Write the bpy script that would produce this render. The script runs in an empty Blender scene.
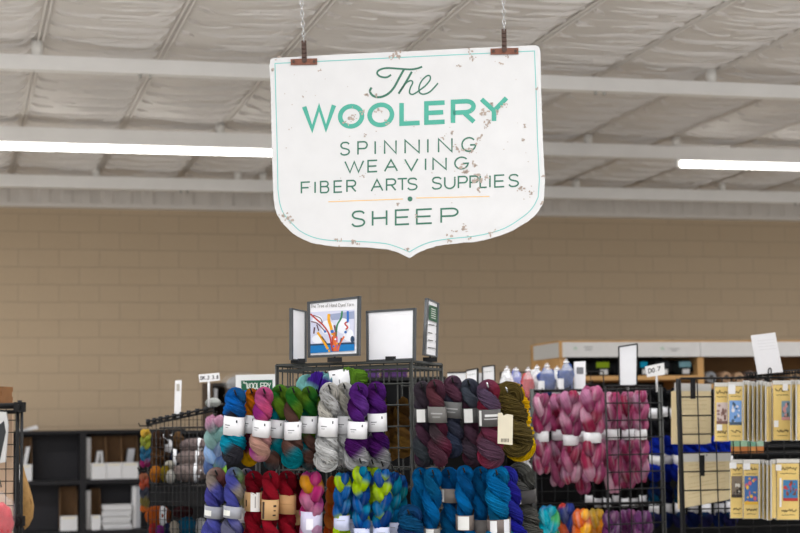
import bpy, bmesh, math, random
from mathutils import Vector, Matrix, noise
random.seed(7)
SC = bpy.context.scene
COL = SC.collection
PI = math.pi

# ------------------------------------------------------------------ camera
F_PX, CX, CY = 1700.0, 400.0, 266.5
YAW, PITCH, ROLL = math.radians(14.7), math.radians(5.5), math.radians(0.89)
EYE = Vector((0, 0, 1.70))
cam = bpy.data.cameras.new('camera'); cam.sensor_width = 36.0; cam.lens = F_PX*36.0/800.0
cam.clip_start = 0.1; cam.clip_end = 200
cam.dof.use_dof = True; cam.dof.focus_distance = 6.0; cam.dof.aperture_fstop = 4.6
camo = bpy.data.objects.new('camera', cam); COL.objects.link(camo)
M3 = (Matrix.Rotation(-YAW, 3, 'Z') @ Matrix.Rotation(PI/2+PITCH, 3, 'X') @ Matrix.Rotation(-ROLL, 3, 'Z'))
camo.matrix_world = Matrix.Translation(EYE) @ M3.to_4x4()
SC.camera = camo
CR, CU, CF = M3 @ Vector((1, 0, 0)), M3 @ Vector((0, 1, 0)), M3 @ Vector((0, 0, -1))

# ------------------------------------------------------------------ world, large lights, exposure
w = bpy.data.worlds.new('world'); SC.world = w; w.use_nodes = True
bg = w.node_tree.nodes['Background']
bg.inputs[0].default_value = (0.93, 0.965, 1.0, 1); bg.inputs[1].default_value = 0.52
def area_light(name, loc, rot, sx, sy, power, col=(1, 1, 1)):
    l = bpy.data.lights.new(name, 'AREA'); l.shape = 'RECTANGLE'; l.size = sx; l.size_y = sy
    l.energy = power; l.color = col
    o = bpy.data.objects.new(name, l); COL.objects.link(o); o.location = loc; o.rotation_euler = rot
    return o
# shop lighting: rows of ceiling tubes over the sales floor, and daylight from the shop front behind the camera
for k in range(3):
    for up in (0, 1):   # bare tubes shine down on the floor and up on the ceiling
        area_light('unseen_tube_light', (3.0, -1.0+k*4.6, 4.10), (PI*up, 0, 0), 15.0, 0.25, 100 if up else 200, (0.98, 0.985, 1.0))
for y, x, sx, p in ((15.0, -4.4, 7.0, 240), (11.0, -4.9, 6.5, 180), (15.0, 12.5, 6.0, 70), (11.0, 11.0, 6.0, 70)):   # unseen rows added beside the view to brighten the back wall
    area_light('unseen_tube_light', (x, y, 4.10), (0, 0, 0), sx, 0.25, p, (0.98, 0.985, 1.0))
area_light('shop_window_light', (-5.0, -7.0, 2.3), (math.radians(92), 0, math.radians(-22)), 9.0, 3.0, 300, (0.97, 0.985, 1.0))
SC.view_settings.view_transform = 'Standard'; SC.view_settings.look = 'None'
SC.view_settings.exposure = 0.30; SC.view_settings.gamma = 1.0
SC.view_settings.use_curve_mapping = False

# ------------------------------------------------------------------ picking points in the place
def ray(px, py): return CF + CR*((px-CX)/F_PX) - CU*((py-CY)/F_PX)
def P(px, py, d): return EYE + ray(px, py)*d
def on_y(px, py, Y):
    r = ray(px, py); return EYE + r*((Y-EYE.y)/r.y)
def on_z(px, py, Z):
    r = ray(px, py); return EYE + r*((Z-EYE.z)/r.z)
def px_y_for_z(px, d, z):           # image row at which column px, depth d, has height z
    a, b = P(px, 300, d).z, P(px, 301, d).z
    return 300 + (z-a)/(b-a)
def Pz(px, d, z): return P(px, px_y_for_z(px, d, z), d)
HR = Vector((math.cos(YAW), -math.sin(YAW), 0)); HF = Vector((math.sin(YAW), math.cos(YAW), 0)); UP = Vector((0, 0, 1))
class Plane:                        # an upright plane through two plan points
    def __init__(s, xa, da, xb, db, z=1.7):
        s.a, s.b = Pz(xa, da, z), Pz(xb, db, z)
        s.u = (s.b-s.a); s.u.z = 0; s.u.normalize()
        s.n = s.u.cross(UP); s.n.normalize()
        if s.n.dot(EYE-s.a) < 0: s.n = -s.n
    def at(s, px, py, off=0.0):
        r = ray(px, py); t = (s.a-EYE).dot(s.n)/r.dot(s.n)
        return EYE + r*t + s.n*off

# ------------------------------------------------------------------ materials
def s2l(c):
    return tuple((v/255/12.92 if v/255 <= .04045 else ((v/255+.055)/1.055)**2.4) for v in c)
_mc = {}
def mat(name, rgb, rough=.6, metal=0.0, var=.06, scale=25., bump=0.0, spec=.22, alpha=1.0, trans=0.0):
    if name in _mc: return _mc[name]
    m = bpy.data.materials.new(name); m.use_nodes = True; _mc[name] = m
    nt = m.node_tree; b = nt.nodes['Principled BSDF']
    b.inputs['Roughness'].default_value = rough; b.inputs['Metallic'].default_value = metal
    b.inputs['Specular IOR Level'].default_value = spec
    if alpha < 1: b.inputs['Alpha'].default_value = alpha
    c = s2l(rgb)
    tc = nt.nodes.new('ShaderNodeTexCoord')
    nz = nt.nodes.new('ShaderNodeTexNoise'); nz.inputs['Scale'].default_value = scale; nz.inputs['Detail'].default_value = 4
    nt.links.new(tc.outputs['Object'], nz.inputs['Vector'])
    r = nt.nodes.new('ShaderNodeMixRGB')
    r.inputs[1].default_value = (*[max(0, v*(1-var*2)) for v in c], 1); r.inputs[2].default_value = (*[min(1, v*(1+var*2)) for v in c], 1)
    nt.links.new(nz.outputs['Fac'], r.inputs[0]); nt.links.new(r.outputs[0], b.inputs['Base Color'])
    if bump:
        bp = nt.nodes.new('ShaderNodeBump'); bp.inputs['Strength'].default_value = bump; bp.inputs['Distance'].default_value = .004
        nt.links.new(nz.outputs['Fac'], bp.inputs['Height']); nt.links.new(bp.outputs[0], b.inputs['Normal'])
    return m
def flat(rgb, rough=.7):
    return mat('paint_%02x%02x%02x' % tuple(int(v) for v in rgb), rgb, rough, var=.02)
def emit(name, rgb, strength):
    m = bpy.data.materials.new(name); m.use_nodes = True; nt = m.node_tree
    nt.nodes.remove(nt.nodes['Principled BSDF'])
    e = nt.nodes.new('ShaderNodeEmission'); e.inputs[0].default_value = (*s2l(rgb), 1); e.inputs[1].default_value = strength
    nt.links.new(e.outputs[0], nt.nodes['Material Output'].inputs[0]); return m
def yarn_material(name='dyed_yarn', strands=34.0, bump=1.0, rough=.9):
    m = bpy.data.materials.new(name); m.use_nodes = True; nt = m.node_tree; b = nt.nodes['Principled BSDF']
    b.inputs['Roughness'].default_value = rough; b.inputs['Specular IOR Level'].default_value = .06
    at = nt.nodes.new('ShaderNodeVertexColor'); at.layer_name = 'dye'
    tc = nt.nodes.new('ShaderNodeTexCoord')
    sp = nt.nodes.new('ShaderNodeSeparateXYZ'); nt.links.new(tc.outputs['UV'], sp.inputs[0])
    # strands: sine across u, sheared along v
    ma = nt.nodes.new('ShaderNodeMath'); ma.operation = 'MULTIPLY_ADD'; ma.inputs[1].default_value = strands*2*PI
    mv = nt.nodes.new('ShaderNodeMath'); mv.operation = 'MULTIPLY'; mv.inputs[1].default_value = 8*2*PI
    nt.links.new(sp.outputs[1], mv.inputs[0]); nt.links.new(sp.outputs[0], ma.inputs[0]); nt.links.new(mv.outputs[0], ma.inputs[2])
    nz = nt.nodes.new('ShaderNodeTexNoise'); nz.inputs['Scale'].default_value = 45; nz.inputs['Detail'].default_value = 3
    nt.links.new(tc.outputs['Object'], nz.inputs['Vector'])
    ad = nt.nodes.new('ShaderNodeMath'); ad.operation = 'MULTIPLY_ADD'; ad.inputs[1].default_value = 5.0
    nt.links.new(nz.outputs['Fac'], ad.inputs[0]); nt.links.new(ma.outputs[0], ad.inputs[2])
    si = nt.nodes.new('ShaderNodeMath'); si.operation = 'SINE'; nt.links.new(ad.outputs[0], si.inputs[0])
    bp = nt.nodes.new('ShaderNodeBump'); bp.inputs['Strength'].default_value = bump; bp.inputs['Distance'].default_value = .004
    nt.links.new(si.outputs[0], bp.inputs['Height']); nt.links.new(bp.outputs[0], b.inputs['Normal'])
    hs = nt.nodes.new('ShaderNodeMixRGB'); hs.blend_type = 'MULTIPLY'; hs.inputs[0].default_value = .2
    cr = nt.nodes.new('ShaderNodeValToRGB'); cr.color_ramp.elements[0].color = (.45, .45, .45, 1); cr.color_ramp.elements[1].color = (1.0, 1.0, 1.0, 1)
    cr.color_ramp.elements[0].position = .35; cr.color_ramp.elements[1].position = .6
    nt.links.new(nz.outputs['Fac'], cr.inputs[0]); nt.links.new(at.outputs[0], hs.inputs[1]); nt.links.new(cr.outputs[0], hs.inputs[2])
    nt.links.new(hs.outputs[0], b.inputs['Base Color'])
    return m
YARN = yarn_material()
ROVING = yarn_material('dyed_roving', 14.0, .35, .6)

# ------------------------------------------------------------------ object helpers
def obj(name, bm, m, parent=None, smooth=False):
    me = bpy.data.meshes.new(name)
    if isinstance(bm, bmesh.types.BMesh):
        bmesh.ops.recalc_face_normals(bm, faces=bm.faces)
        bm.to_mesh(me); bm.free()
    else:
        me = bm
    ms = m if isinstance(m, (list, tuple)) else [m]
    for q in ms: me.materials.append(q)
    if smooth:
        for p in me.polygons: p.use_smooth = True
    o = bpy.data.objects.new(name, me); COL.objects.link(o)
    if parent is not None:
        o.parent = parent
        o.matrix_parent_inverse = root_matrix(parent).inverted()
    return o
def root_matrix(o):
    m = o.matrix_basis.copy()
    while o.parent is not None:
        m = o.parent.matrix_basis @ o.matrix_parent_inverse @ m
        o = o.parent
    return m
def tag(o, label, cat, group=None, kind=None):
    o['label'] = label; o['category'] = cat
    if group: o['group'] = group
    if kind: o['kind'] = kind
    return o
def thing(name, label, cat, loc, group=None):
    o = bpy.data.objects.new(name, None); COL.objects.link(o); o.location = loc; o.empty_display_size = .05
    return tag(o, label, cat, group)
def struct(name, bm, m, parent=None, smooth=False):
    o = obj(name, bm, m, parent, smooth); o['kind'] = 'structure'; return o
def box(bm, lo, hi, mi=0):
    x0, y0, z0 = lo; x1, y1, z1 = hi
    v = [bm.verts.new(p) for p in ((x0,y0,z0),(x1,y0,z0),(x1,y1,z0),(x0,y1,z0),(x0,y0,z1),(x1,y0,z1),(x1,y1,z1),(x0,y1,z1))]
    for f in ((0,3,2,1),(4,5,6,7),(0,1,5,4),(1,2,6,5),(2,3,7,6),(3,0,4,7)):
        bm.faces.new([v[i] for i in f]).material_index = mi
def obox(bm, o, ax, ay, az, mi=0):   # oriented box: corner o, edge vectors
    c = [o, o+ax, o+ax+ay, o+ay]; v = [bm.verts.new(p) for p in c] + [bm.verts.new(p+az) for p in c]
    for f in ((0,3,2,1),(4,5,6,7),(0,1,5,4),(1,2,6,5),(2,3,7,6),(3,0,4,7)):
        bm.faces.new([v[i] for i in f]).material_index = mi
def prism(bm, pts, back, mi=0):      # polygon pts, extruded by vector back
    a = [bm.verts.new(p) for p in pts]; b = [bm.verts.new(p+back) for p in pts]; n = len(pts)
    bm.faces.new(a).material_index = mi; bm.faces.new(b[::-1]).material_index = mi
    for i in range(n):
        bm.faces.new((a[i], b[i], b[(i+1) % n], a[(i+1) % n])).material_index = mi
def tube(bm, pts, r, seg=8, closed=False, mi=0):
    n = len(pts); rings = []
    for i, p in enumerate(pts):
        p = Vector(p)
        if closed: t = Vector(pts[(i+1) % n])-Vector(pts[i-1])
        else: t = Vector(pts[min(i+1, n-1)])-Vector(pts[max(i-1, 0)])
        if t.length < 1e-9: t = Vector((0, 0, 1))
        t.normalize()
        if i == 0:
            a = Vector((0, 0, 1)) if abs(t.z) < .9 else Vector((1, 0, 0))
            nrm = (a-t*a.dot(t)).normalized()
        else:
            nrm = nrm-t*nrm.dot(t); nrm.normalize()
        bi = t.cross(nrm); rr = r[i] if isinstance(r, (list, tuple)) else r
        rings.append([bm.verts.new(p+(nrm*math.cos(2*PI*k/seg)+bi*math.sin(2*PI*k/seg))*rr) for k in range(seg)])
    for i in range(n if closed else n-1):
        A, B = rings[i], rings[(i+1) % n]
        for k in range(seg):
            f = bm.faces.new((A[k], A[(k+1) % seg], B[(k+1) % seg], B[k])); f.smooth = True; f.material_index = mi
    if not closed:
        bm.faces.new(rings[0][::-1]).material_index = mi; bm.faces.new(rings[-1]).material_index = mi
def cyl(bm, a, b, r, seg=12, mi=0): tube(bm, [a, b], r, seg, mi=mi)
def BM(): return bmesh.new()
def smoothline(pts, n=6, closed=False):   # Catmull-Rom
    out = []; m = len(pts); P_ = [Vector(p) for p in pts]
    for i in range(m if closed else m-1):
        p0 = P_[(i-1) % m] if (closed or i > 0) else P_[0]; p1 = P_[i]; p2 = P_[(i+1) % m]
        p3 = P_[(i+2) % m] if (closed or i+2 < m) else P_[-1]
        for k in range(n):
            t = k/n
            out.append(.5*((2*p1)+(p2-p0)*t+(2*p0-5*p1+4*p2-p3)*t*t+(3*p1-p0-3*p2+p3)*t**3))
    if not closed: out.append(P_[-1])
    return out
def ribbon(bm, pts2, wd, mapf, mi=0, closed=False):   # a painted stroke: 2-D polyline (picture of the surface) -> quads laid on it
    n = len(pts2); L, R = [], []
    for i in range(n):
        p = Vector(pts2[i])
        a = Vector(pts2[i-1]) if (i > 0 or closed) else None; b = Vector(pts2[(i+1) % n]) if (i < n-1 or closed) else None
        d1 = (p-a).normalized() if a is not None and (p-a).length > 1e-6 else None
        d2 = (b-p).normalized() if b is not None and (b-p).length > 1e-6 else None
        if d1 is None: d1 = d2
        if d2 is None: d2 = d1
        if d1 is None: continue
        n1 = Vector((-d1.y, d1.x)); n2 = Vector((-d2.y, d2.x)); m = n1+n2
        if m.length < .3: m = n1.copy(); s = 1
        else:
            m.normalize(); s = min(1/max(m.dot(n1), .4), 1.9)
        L.append(bm.verts.new(mapf(*(p+m*wd/2*s)))); R.append(bm.verts.new(mapf(*(p-m*wd/2*s))))
    k = len(L)
    for i in range(k if closed else k-1):
        j = (i+1) % k
        bm.faces.new((L[i], L[j], R[j], R[i])).material_index = mi
def arc(cx, cy, rx, ry, a0, a1, n=10):
    return [(cx+rx*math.cos(math.radians(a0+(a1-a0)*i/n)), cy+ry*math.sin(math.radians(a0+(a1-a0)*i/n))) for i in range(n+1)]
GL = {
 'W': [[(0,1),(.27,0),(.5,.95),(.73,0),(1,1)]], 'O': [arc(.5,.5,.5,.5,90,450,28)], 'L': [[(0,1),(0,0),(1,0)]],
 'E': [[(1,1),(0,1),(0,0),(1,0)],[(0,.5),(.92,.5)]], 'F': [[(1,1),(0,1),(0,0)],[(0,.5),(.85,.5)]],
 'R': [[(0,0),(0,1)]+arc(.62,.74,.36,.26,90,-90)+[(0,.48)],[(.5,.48),(1,0)]],
 'P': [[(0,0),(0,1)]+arc(.65,.73,.35,.27,90,-90)+[(0,.46)]], 'Y': [[(0,1),(.5,.45),(1,1)],[(.5,.5),(.5,0)]],
 'S': [smoothline([(.95,.84),(.78,.97),(.5,1),(.2,.95),(.06,.76),(.2,.58),(.5,.5),(.83,.42),(.97,.24),(.82,.06),(.5,0),(.2,.03),(.02,.18)],5)],
 'I': [[(.5,1),(.5,0)]], 'N': [[(0,0),(0,1),(1,0),(1,1)]],
 'G': [arc(.5,.5,.5,.5,40,340,20)+[(1,.46),(.6,.46)]], 'A': [[(0,0),(.5,1),(1,0)],[(.2,.36),(.8,.36)]], 'V': [[(0,1),(.5,0),(1,1)]],
 'B': [[(0,0),(0,1)]+arc(.6,.77,.32,.23,90,-90)+[(0,.54)],[(.6,.54)]+arc(.64,.27,.34,.27,90,-90)+[(0,0)]],
 'T': [[(0,1),(1,1)],[(.5,1),(.5,0)]], 'U': [[(0,1),(0,.4)]+arc(.5,.4,.5,.4,180,360,14)+[(1,1)]], 'H': [[(0,0),(0,1)],[(1,0),(1,1)],[(0,.5),(1,.5)]],
 'D': [[(0,0),(0,1)]+arc(.45,.5,.55,.5,90,-90)+[(0,0)]], 'K': [[(0,0),(0,1)],[(.95,1),(.05,.45)],[(.35,.6),(1,0)]],
 '2': [arc(.5,.72,.45,.28,170,-30)+[(0,0),(1,0)]], '3': [arc(.5,.76,.42,.24,150,-90)+arc(.5,.26,.48,.26,90,-150)],
 '6': [arc(.5,.3,.45,.3,90,450,16),[(.06,.35),(.3,.85),(.75,1)]], '7': [[(0,1),(1,1),(.35,0)]], '0': [arc(.5,.5,.42,.5,90,450,18)],
 '8': [arc(.5,.76,.36,.24,90,450,14),arc(.5,.26,.45,.26,90,450,14)], '.': [[(.4,.0),(.6,.0)]], ',': [[(.5,.12),(.35,-.12)]], '-': [[(.1,.45),(.9,.45)]],
 'a': [arc(.45,.3,.45,.3,0,360,14),[(.92,.6),(.92,0)]], 'e': [[(.05,.33),(.95,.33)]+arc(.5,.3,.45,.3,6,310,14)], 'h': [[(.05,1),(.05,0)],[(.05,.35)]+arc(.48,.33,.42,.27,170,0,8)+[(.9,0)]],
 'r': [[(.1,.6),(.1,0)],arc(.6,.3,.5,.3,170,60,6)], 'o': [arc(.5,.3,.45,.3,90,450,14)], 'f': [arc(.7,.8,.35,.2,40,180,8)+[(.35,0)],[(.05,.58),(.85,.58)]],
 'n': [[(.05,.6),(.05,0)],[(.05,.35)]+arc(.48,.33,.42,.27,170,0,8)+[(.9,0)]], 'd': [arc(.45,.3,.4,.3,0,360,14),[(.88,1),(.88,0)]], 'y': [[(.05,.6),(.5,0)],[(.95,.6),(.3,-.3)]],
}
def letter(bm, ch, x0, x1, yt, yb, wd, mapf, slope=0.0, mi=0):   # rows grow downwards
    for ns, st in enumerate(GL[ch]):
        mf = (lambda x, y, k=ns: (lambda p: p+(EYE-p).normalized()*.00012*k)(mapf(x, y)))
        pts = [(x0+(x1-x0)*p[0], yb+(yt-yb)*p[1]+slope*(x1-x0)*(p[0]-.5)) for p in st]
        cl = len(pts) > 8 and (Vector(pts[0])-Vector(pts[-1])).length < 1e-3
        ribbon(bm, pts[:-1] if cl else pts, wd, mf, mi, cl)
def wire_grid(bm, o, du, dv, w, h, cu, cv, r, frame=1.6):   # welded wire mesh: rods along dv (upright) and along du
    nu = max(1, round(w/cu)); nv = max(1, round(h/cv)); nn = du.cross(dv).normalized()*r*1.6
    for i in range(nu+1):
        p = o+du*(w*i/nu); cyl(bm, p, p+dv*h, r*(frame if i in (0, nu) else 1), 6)
    for j in range(nv+1):
        p = o+dv*(h*j/nv)+nn; cyl(bm, p, p+du*w, r*(frame if j in (0, nv) else 1), 6)
# ------------------------------------------------------------------ the setting
WALL_Y = 19.5
def wall_material():
    m = bpy.data.materials.new('painted_block_wall'); m.use_nodes = True; nt = m.node_tree; b = nt.nodes['Principled BSDF']
    b.inputs['Roughness'].default_value = .75; b.inputs['Specular IOR Level'].default_value = .25
    tc = nt.nodes.new('ShaderNodeTexCoord'); mp = nt.nodes.new('ShaderNodeMapping')
    mp.inputs['Rotation'].default_value = (PI/2, 0, 0); nt.links.new(tc.outputs['Object'], mp.inputs[0])
    sx = nt.nodes.new('ShaderNodeSeparateXYZ'); cx = nt.nodes.new('ShaderNodeCombineXYZ')
    nt.links.new(tc.outputs['Object'], sx.inputs[0]); nt.links.new(sx.outputs[0], cx.inputs[0]); nt.links.new(sx.outputs[2], cx.inputs[1])
    br = nt.nodes.new('ShaderNodeTexBrick'); br.inputs['Scale'].default_value = 1.0
    br.inputs['Brick Width'].default_value = .452; br.inputs['Row Height'].default_value = .2; br.inputs['Mortar Size'].default_value = .006
    br.inputs['Mortar Smooth'].default_value = .4
    br.inputs['Color1'].default_value = (*s2l((202, 180, 152)), 1); br.inputs['Color2'].default_value = (*s2l((200, 178, 150)), 1)
    br.inputs['Mortar'].default_value = (*s2l((184, 164, 140)), 1)
    nt.links.new(cx.outputs[0], br.inputs['Vector'])
    nz = nt.nodes.new('ShaderNodeTexNoise'); nz.inputs['Scale'].default_value = 60; nz.inputs['Detail'].default_value = 5
    nt.links.new(tc.outputs['Object'], nz.inputs['Vector'])
    mx = nt.nodes.new('ShaderNodeMixRGB'); mx.blend_type = 'MULTIPLY'; mx.inputs[0].default_value = .15
    nt.links.new(br.outputs[0], mx.inputs[1]); nt.links.new(nz.outputs['Fac'], mx.inputs[2]); nt.links.new(mx.outputs[0], b.inputs['Base Color'])
    ad = nt.nodes.new('ShaderNodeMath'); ad.operation = 'MULTIPLY_ADD'; ad.inputs[1].default_value = -1.0
    nt.links.new(br.outputs['Fac'], ad.inputs[0]); nt.links.new(nz.outputs['Fac'], ad.inputs[2])
    bp = nt.nodes.new('ShaderNodeBump'); bp.inputs['Strength'].default_value = .5; bp.inputs['Distance'].default_value = .01
    nt.links.new(ad.outputs[0], bp.inputs['Height']); nt.links.new(bp.outputs[0], b.inputs['Normal'])
    return m
z_wall = on_y(60, 207.5, WALL_Y).z
CEIL = EYE.z+2.86
bm = BM(); box(bm, (-9, WALL_Y, 0), (18, WALL_Y+.25, z_wall+.02)); struct('wall_back', bm, wall_material())
bm = BM(); box(bm, (-9, -4, -.1), (18, WALL_Y, 0))
struct('floor', bm, mat('floor_tile', (182, 178, 170), .4, var=.05, scale=3))
# joint in the block wall
sx_ = on_y(379, 290, WALL_Y).x
bm = BM(); box(bm, (sx_-.008, WALL_Y-.006, .0), (sx_+.008, WALL_Y+.002, z_wall)); struct('trim_4', bm, mat('joint_sealant', (190, 168, 141), .6))
# corrugated fascia above the wall
bm = BM(); n = 27*24; prev = None
for i in range(n+1):
    x = -9+27*i/n; ph = (x/.23) % 1.0
    y = WALL_Y-.10-(.022 if ph < .42 else (.022*(1-(ph-.42)/.08) if ph < .5 else (0 if ph < .92 else .022*(ph-.92)/.08)))
    cur = [bm.verts.new((x, y, z_wall+.03)), bm.verts.new((x, y, CEIL+.1))]
    if prev: bm.faces.new((prev[0], cur[0], cur[1], prev[1]))
    prev = cur
box(bm, (-9, WALL_Y-.135, z_wall-.01), (18, WALL_Y+.1, z_wall+.035))
struct('trim_5', bm, mat('white_sheet_metal', (226, 220, 214), .55, var=.03, scale=6))
# insulated ceiling: quilted facing pinched along the straps
strap_x = []
for px, py in ((49, 0), (190.7, 0), (329.7, 0), (464, 0), (598, 0), (728, 0)):
    strap_x.append(on_z(px, py, CEIL).x)
dx = (strap_x[-1]-strap_x[0])/5
SX0 = strap_x[0]
def strapx(k): return strap_x[k] if 0 <= k <= 5 else (SX0+dx*k if k < 0 else strap_x[5]+dx*(k-5))
seams = [strapx(k) for k in range(-6, 12)]
def ceil_h(x, y):
    k = 0
    while k < len(seams)-2 and x > seams[k+1]: k += 1
    a, b = seams[k], seams[k+1]; wd = b-a; u = min(max((x-a)/wd, 0), 1)
    sag = -.014*math.sin(PI*u)**.6
    per = .37
    vv = y/per+k*.37+.10*noise.noise((x*1.3, y*1.1, 3.3))
    wv = vv+.22*noise.noise((x*.9+k*5, y*.7, 1.7))
    h = -.010*abs(math.sin(PI*(wv-.35*(1-u)**2)))**.8*(.35+.65*u)
    # long level wrinkles across the bay
    m = math.sin(PI*u)**.6
    n1 = noise.noise((x*.5+k*7, y*5.0, .5)); n2 = noise.noise((x*1.1+k*3, y*12.0, 8.1))
    h -= .010*m*max(0, 1-abs(n1)*4)+.008*m*max(0, 1-abs(n2)*3.2)
    h += .012*(math.exp(-((x-a)/.03)**2)+math.exp(-((x-b)/.03)**2))
    return sag+h
bm = BM(); xs = []; x = -7.0
while x < 15.0: xs.append(x); x += .03
ys = [-4, 4.0, 9.4]; y = 9.6
while y < WALL_Y+.05: ys.append(y); y += .022
grid = [[bm.verts.new((x, y, CEIL+(ceil_h(x, y) if y > 9.5 else 0))) for x in xs] for y in ys]
for j in range(len(ys)-1):
    for i in range(len(xs)-1):
        bm.faces.new((grid[j][i], grid[j][i+1], grid[j+1][i+1], grid[j+1][i])).smooth = True
# every pin on a strap throws sharp hanging pleats into the bay, long and nearly level on one side, short and steep on the other
rp = random.Random(21)
def pleat(x0, y0, x1, y1, drop, wd):
    n = 7; prev = None
    for i in range(n+1):
        t = i/n; e = min(1, .25+t/.1)*(1-t)**.6; x = x0+(x1-x0)*t; y = y0+(y1-y0)*t+.012*math.sin(t*7+x0*9)
        zt = CEIL+ceil_h(x, y)+.012
        cur = [bm.verts.new((x, y-wd*.08*e, zt)), bm.verts.new((x, y-wd*.02, zt-.012-drop*e)), bm.verts.new((x, y+wd*.9*e+.002, zt))]
        if prev:
            bm.faces.new((prev[0], prev[1], cur[1], cur[0])); bm.faces.new((prev[1], prev[2], cur[2], cur[1]))
        prev = cur
for k, b in enumerate(seams):
    if not -2 < b < 12: continue
    a = seams[k-1] if k else b-1; wd_ = b-a
    y = 9.7+rp.random()*.3
    while y < WALL_Y-.3:
        for q, (la, lb, st, dy) in enumerate(((.6, .97, .0, 0), (.4, .75, .05, .055), (.25, .5, .02, .12), (.12, .24, .04, .18))):
            L = wd_*rp.uniform(la, lb); sl = rp.uniform(.00, .05)+.06*q
            pleat(b-.03-st, y+dy, b-.03-st-L, y+dy+sl, rp.uniform(.020, .034), .07)
        pleat(b-.045, y, b-.13, y+.10, .03, .04)
        for q in range(2):
            pleat(b+.04, y+.03+q*.06, b+rp.uniform(.14, .26), y+rp.uniform(.12, .26), rp.uniform(.015, .025), .05)
        for q in range(2):
            x0 = a+wd_*rp.uniform(.4, .9); pleat(x0, y+.2-q*.14, x0-wd_*rp.uniform(.2, .45), y+.2-q*.14+rp.uniform(-.03, .05), rp.uniform(.010, .020), .07)
        y += .37
struct('ceiling', bm, mat('insulation_facing', (226, 221, 217), .5, var=.03, scale=2, spec=.3))
bm = BM()
for k in range(0, 18):
    xk = seams[k]
    if not -6.8 < xk < 14.8: continue
    for s in (-1, 1):
        cyl(bm, Vector((xk+s*.018, 9.6, CEIL-.02)), Vector((xk+s*.018, WALL_Y-.1, CEIL-.02)), .010, 6)
struct('trim_6', bm, mat('strap_white', (222, 216, 210), .4))
# joists under the ceiling
beamM = mat('white_painted_steel', (246, 244, 242), .5, var=.03, scale=5)
BZ = EYE.z+2.62
stubM = mat('white_cap', (240, 237, 232), .5)
beams = []
for n_, (yb, yt, stubs, bolts) in enumerate(((68, 53.3, [(37, 51), (711, 77)], [(145, 71), (600, 94)]), (140, 126, [(220, 130), (588, 139), (676, 142)], []), (186.3, 174, [(96, 176), (238, 180), (263, 181), (576, 185), (722, 189)], [(184, 186), (798, 204)]))):
    Yb = on_z(0, yb, BZ).y; zt = on_y(0, yt, Yb).z
    bm = BM(); box(bm, (-7, Yb, BZ), (15, Yb+.10, zt)); box(bm, (-7, Yb-.004, BZ+.018), (15, Yb, zt-.012))
    b_ = struct('trim_%d' % (n_+1), bm, beamM)
    for px, py in stubs:
        q = on_y(px, py, Yb+.05)
        bm = BM(); cyl(bm, Vector((q.x, Yb+.05, zt-.01)), Vector((q.x, Yb+.05, CEIL-.02)), .042, 16)
        obj('hanger_cap', bm, stubM, b_, True)
    for px, py in bolts:
        q = on_y(px, py, Yb+.03)
        for s in (-.035, .035):
            bm = BM(); cyl(bm, Vector((q.x+s, Yb+.03, BZ-.03)), Vector((q.x+s, Yb+.03, BZ+.005)), .013, 8)
            obj('bolt', bm, mat('galvanised', (190, 188, 184), .4, .7), b_)
    beams.append((Yb, zt))
# fluorescent fittings under the middle joist
tubeM = emit('lit_tube', (255, 252, 245), 6.0)
def lamp(xa, ya, xb, label):
    Yb = beams[1][0]+.05
    A = on_y(xa, ya, Yb); L = on_y(xb, ya, Yb).x-A.x
    z = BZ
    t = thing('tube_light', label, 'ceiling light', (A.x, Yb, z), 'fluorescent tube lights')
    bm = BM(); box(bm, (A.x, Yb-.05, z-.014), (A.x+L, Yb+.05, z)); obj('housing', bm, beamM, t)
    for s in (0, 1):
        bm = BM(); x = A.x+s*(L-.03); box(bm, (x, Yb-.03, z-.088), (x+.03, Yb+.03, z-.014)); obj('socket', bm, beamM, t)
    bm = BM(); cyl(bm, Vector((A.x+.03, Yb-.015, z-.052)), Vector((A.x+L-.03, Yb-.015, z-.048)), .030, 16); obj('tube', bm, tubeM, t, True)
lamp(-120, 144, 380, 'lit fluorescent tube running left behind the hanging sign')
lamp(676, 162, 960, 'lit fluorescent tube at the right under the middle ceiling joist')

# ------------------------------------------------------------------ the hanging shop sign
SP = Plane(270, 6.0, 544, 5.97)
def sp(off): return lambda x, y: SP.at(x, y, off)
SN = SP.n
sign = thing('hanging_sign', 'white shield-shaped shop sign with green lettering hung from chains', 'sign', SP.at(407, 150))
right = [(536, 45.2), (539.3, 47), (540.3, 52), (541.5, 90), (543, 140), (544.6, 180), (543.6, 200), (539, 210), (528.6, 220.5), (507, 233), (478.7, 240.8), (450, 243.9), (433, 247), (421.7, 251.2), (409.3, 257.6)]
left = [(398.6, 252.8), (382.5, 248.6), (354, 246.8), (331, 246), (311, 242.5), (297, 236), (288, 228.8), (279, 218), (275, 208), (272.8, 190), (271.8, 140), (270.5, 90), (269.6, 65), (270.5, 59.5), (274, 57.8)]
top = [(340, 54.4), (400, 51.6), (470, 48.2)]
outl = right[:5]+[tuple(p) for p in smoothline(right[5:], 4)]+[tuple(p) for p in smoothline(left[:10], 4)]+left[10:]+top
rnd = random.Random(3)
outl = [(x+rnd.uniform(-.35, .35), y+rnd.uniform(-.35, .35)) for x, y in outl]
bm = BM(); prism(bm, [SP.at(x, y) for x, y in outl], -SN*.012)
obj('board', bm, mat('white_enamel', (207, 207, 208), .42, var=.025, scale=14), sign)
cxm, cym = 407, 150
teal = mat('teal_paint', (76, 162, 144), .5, var=.05); green = mat('green_paint', (62, 112, 94), .5, var=.05); ltl = mat('pale_teal_paint', (120, 190, 186), .5)
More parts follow.
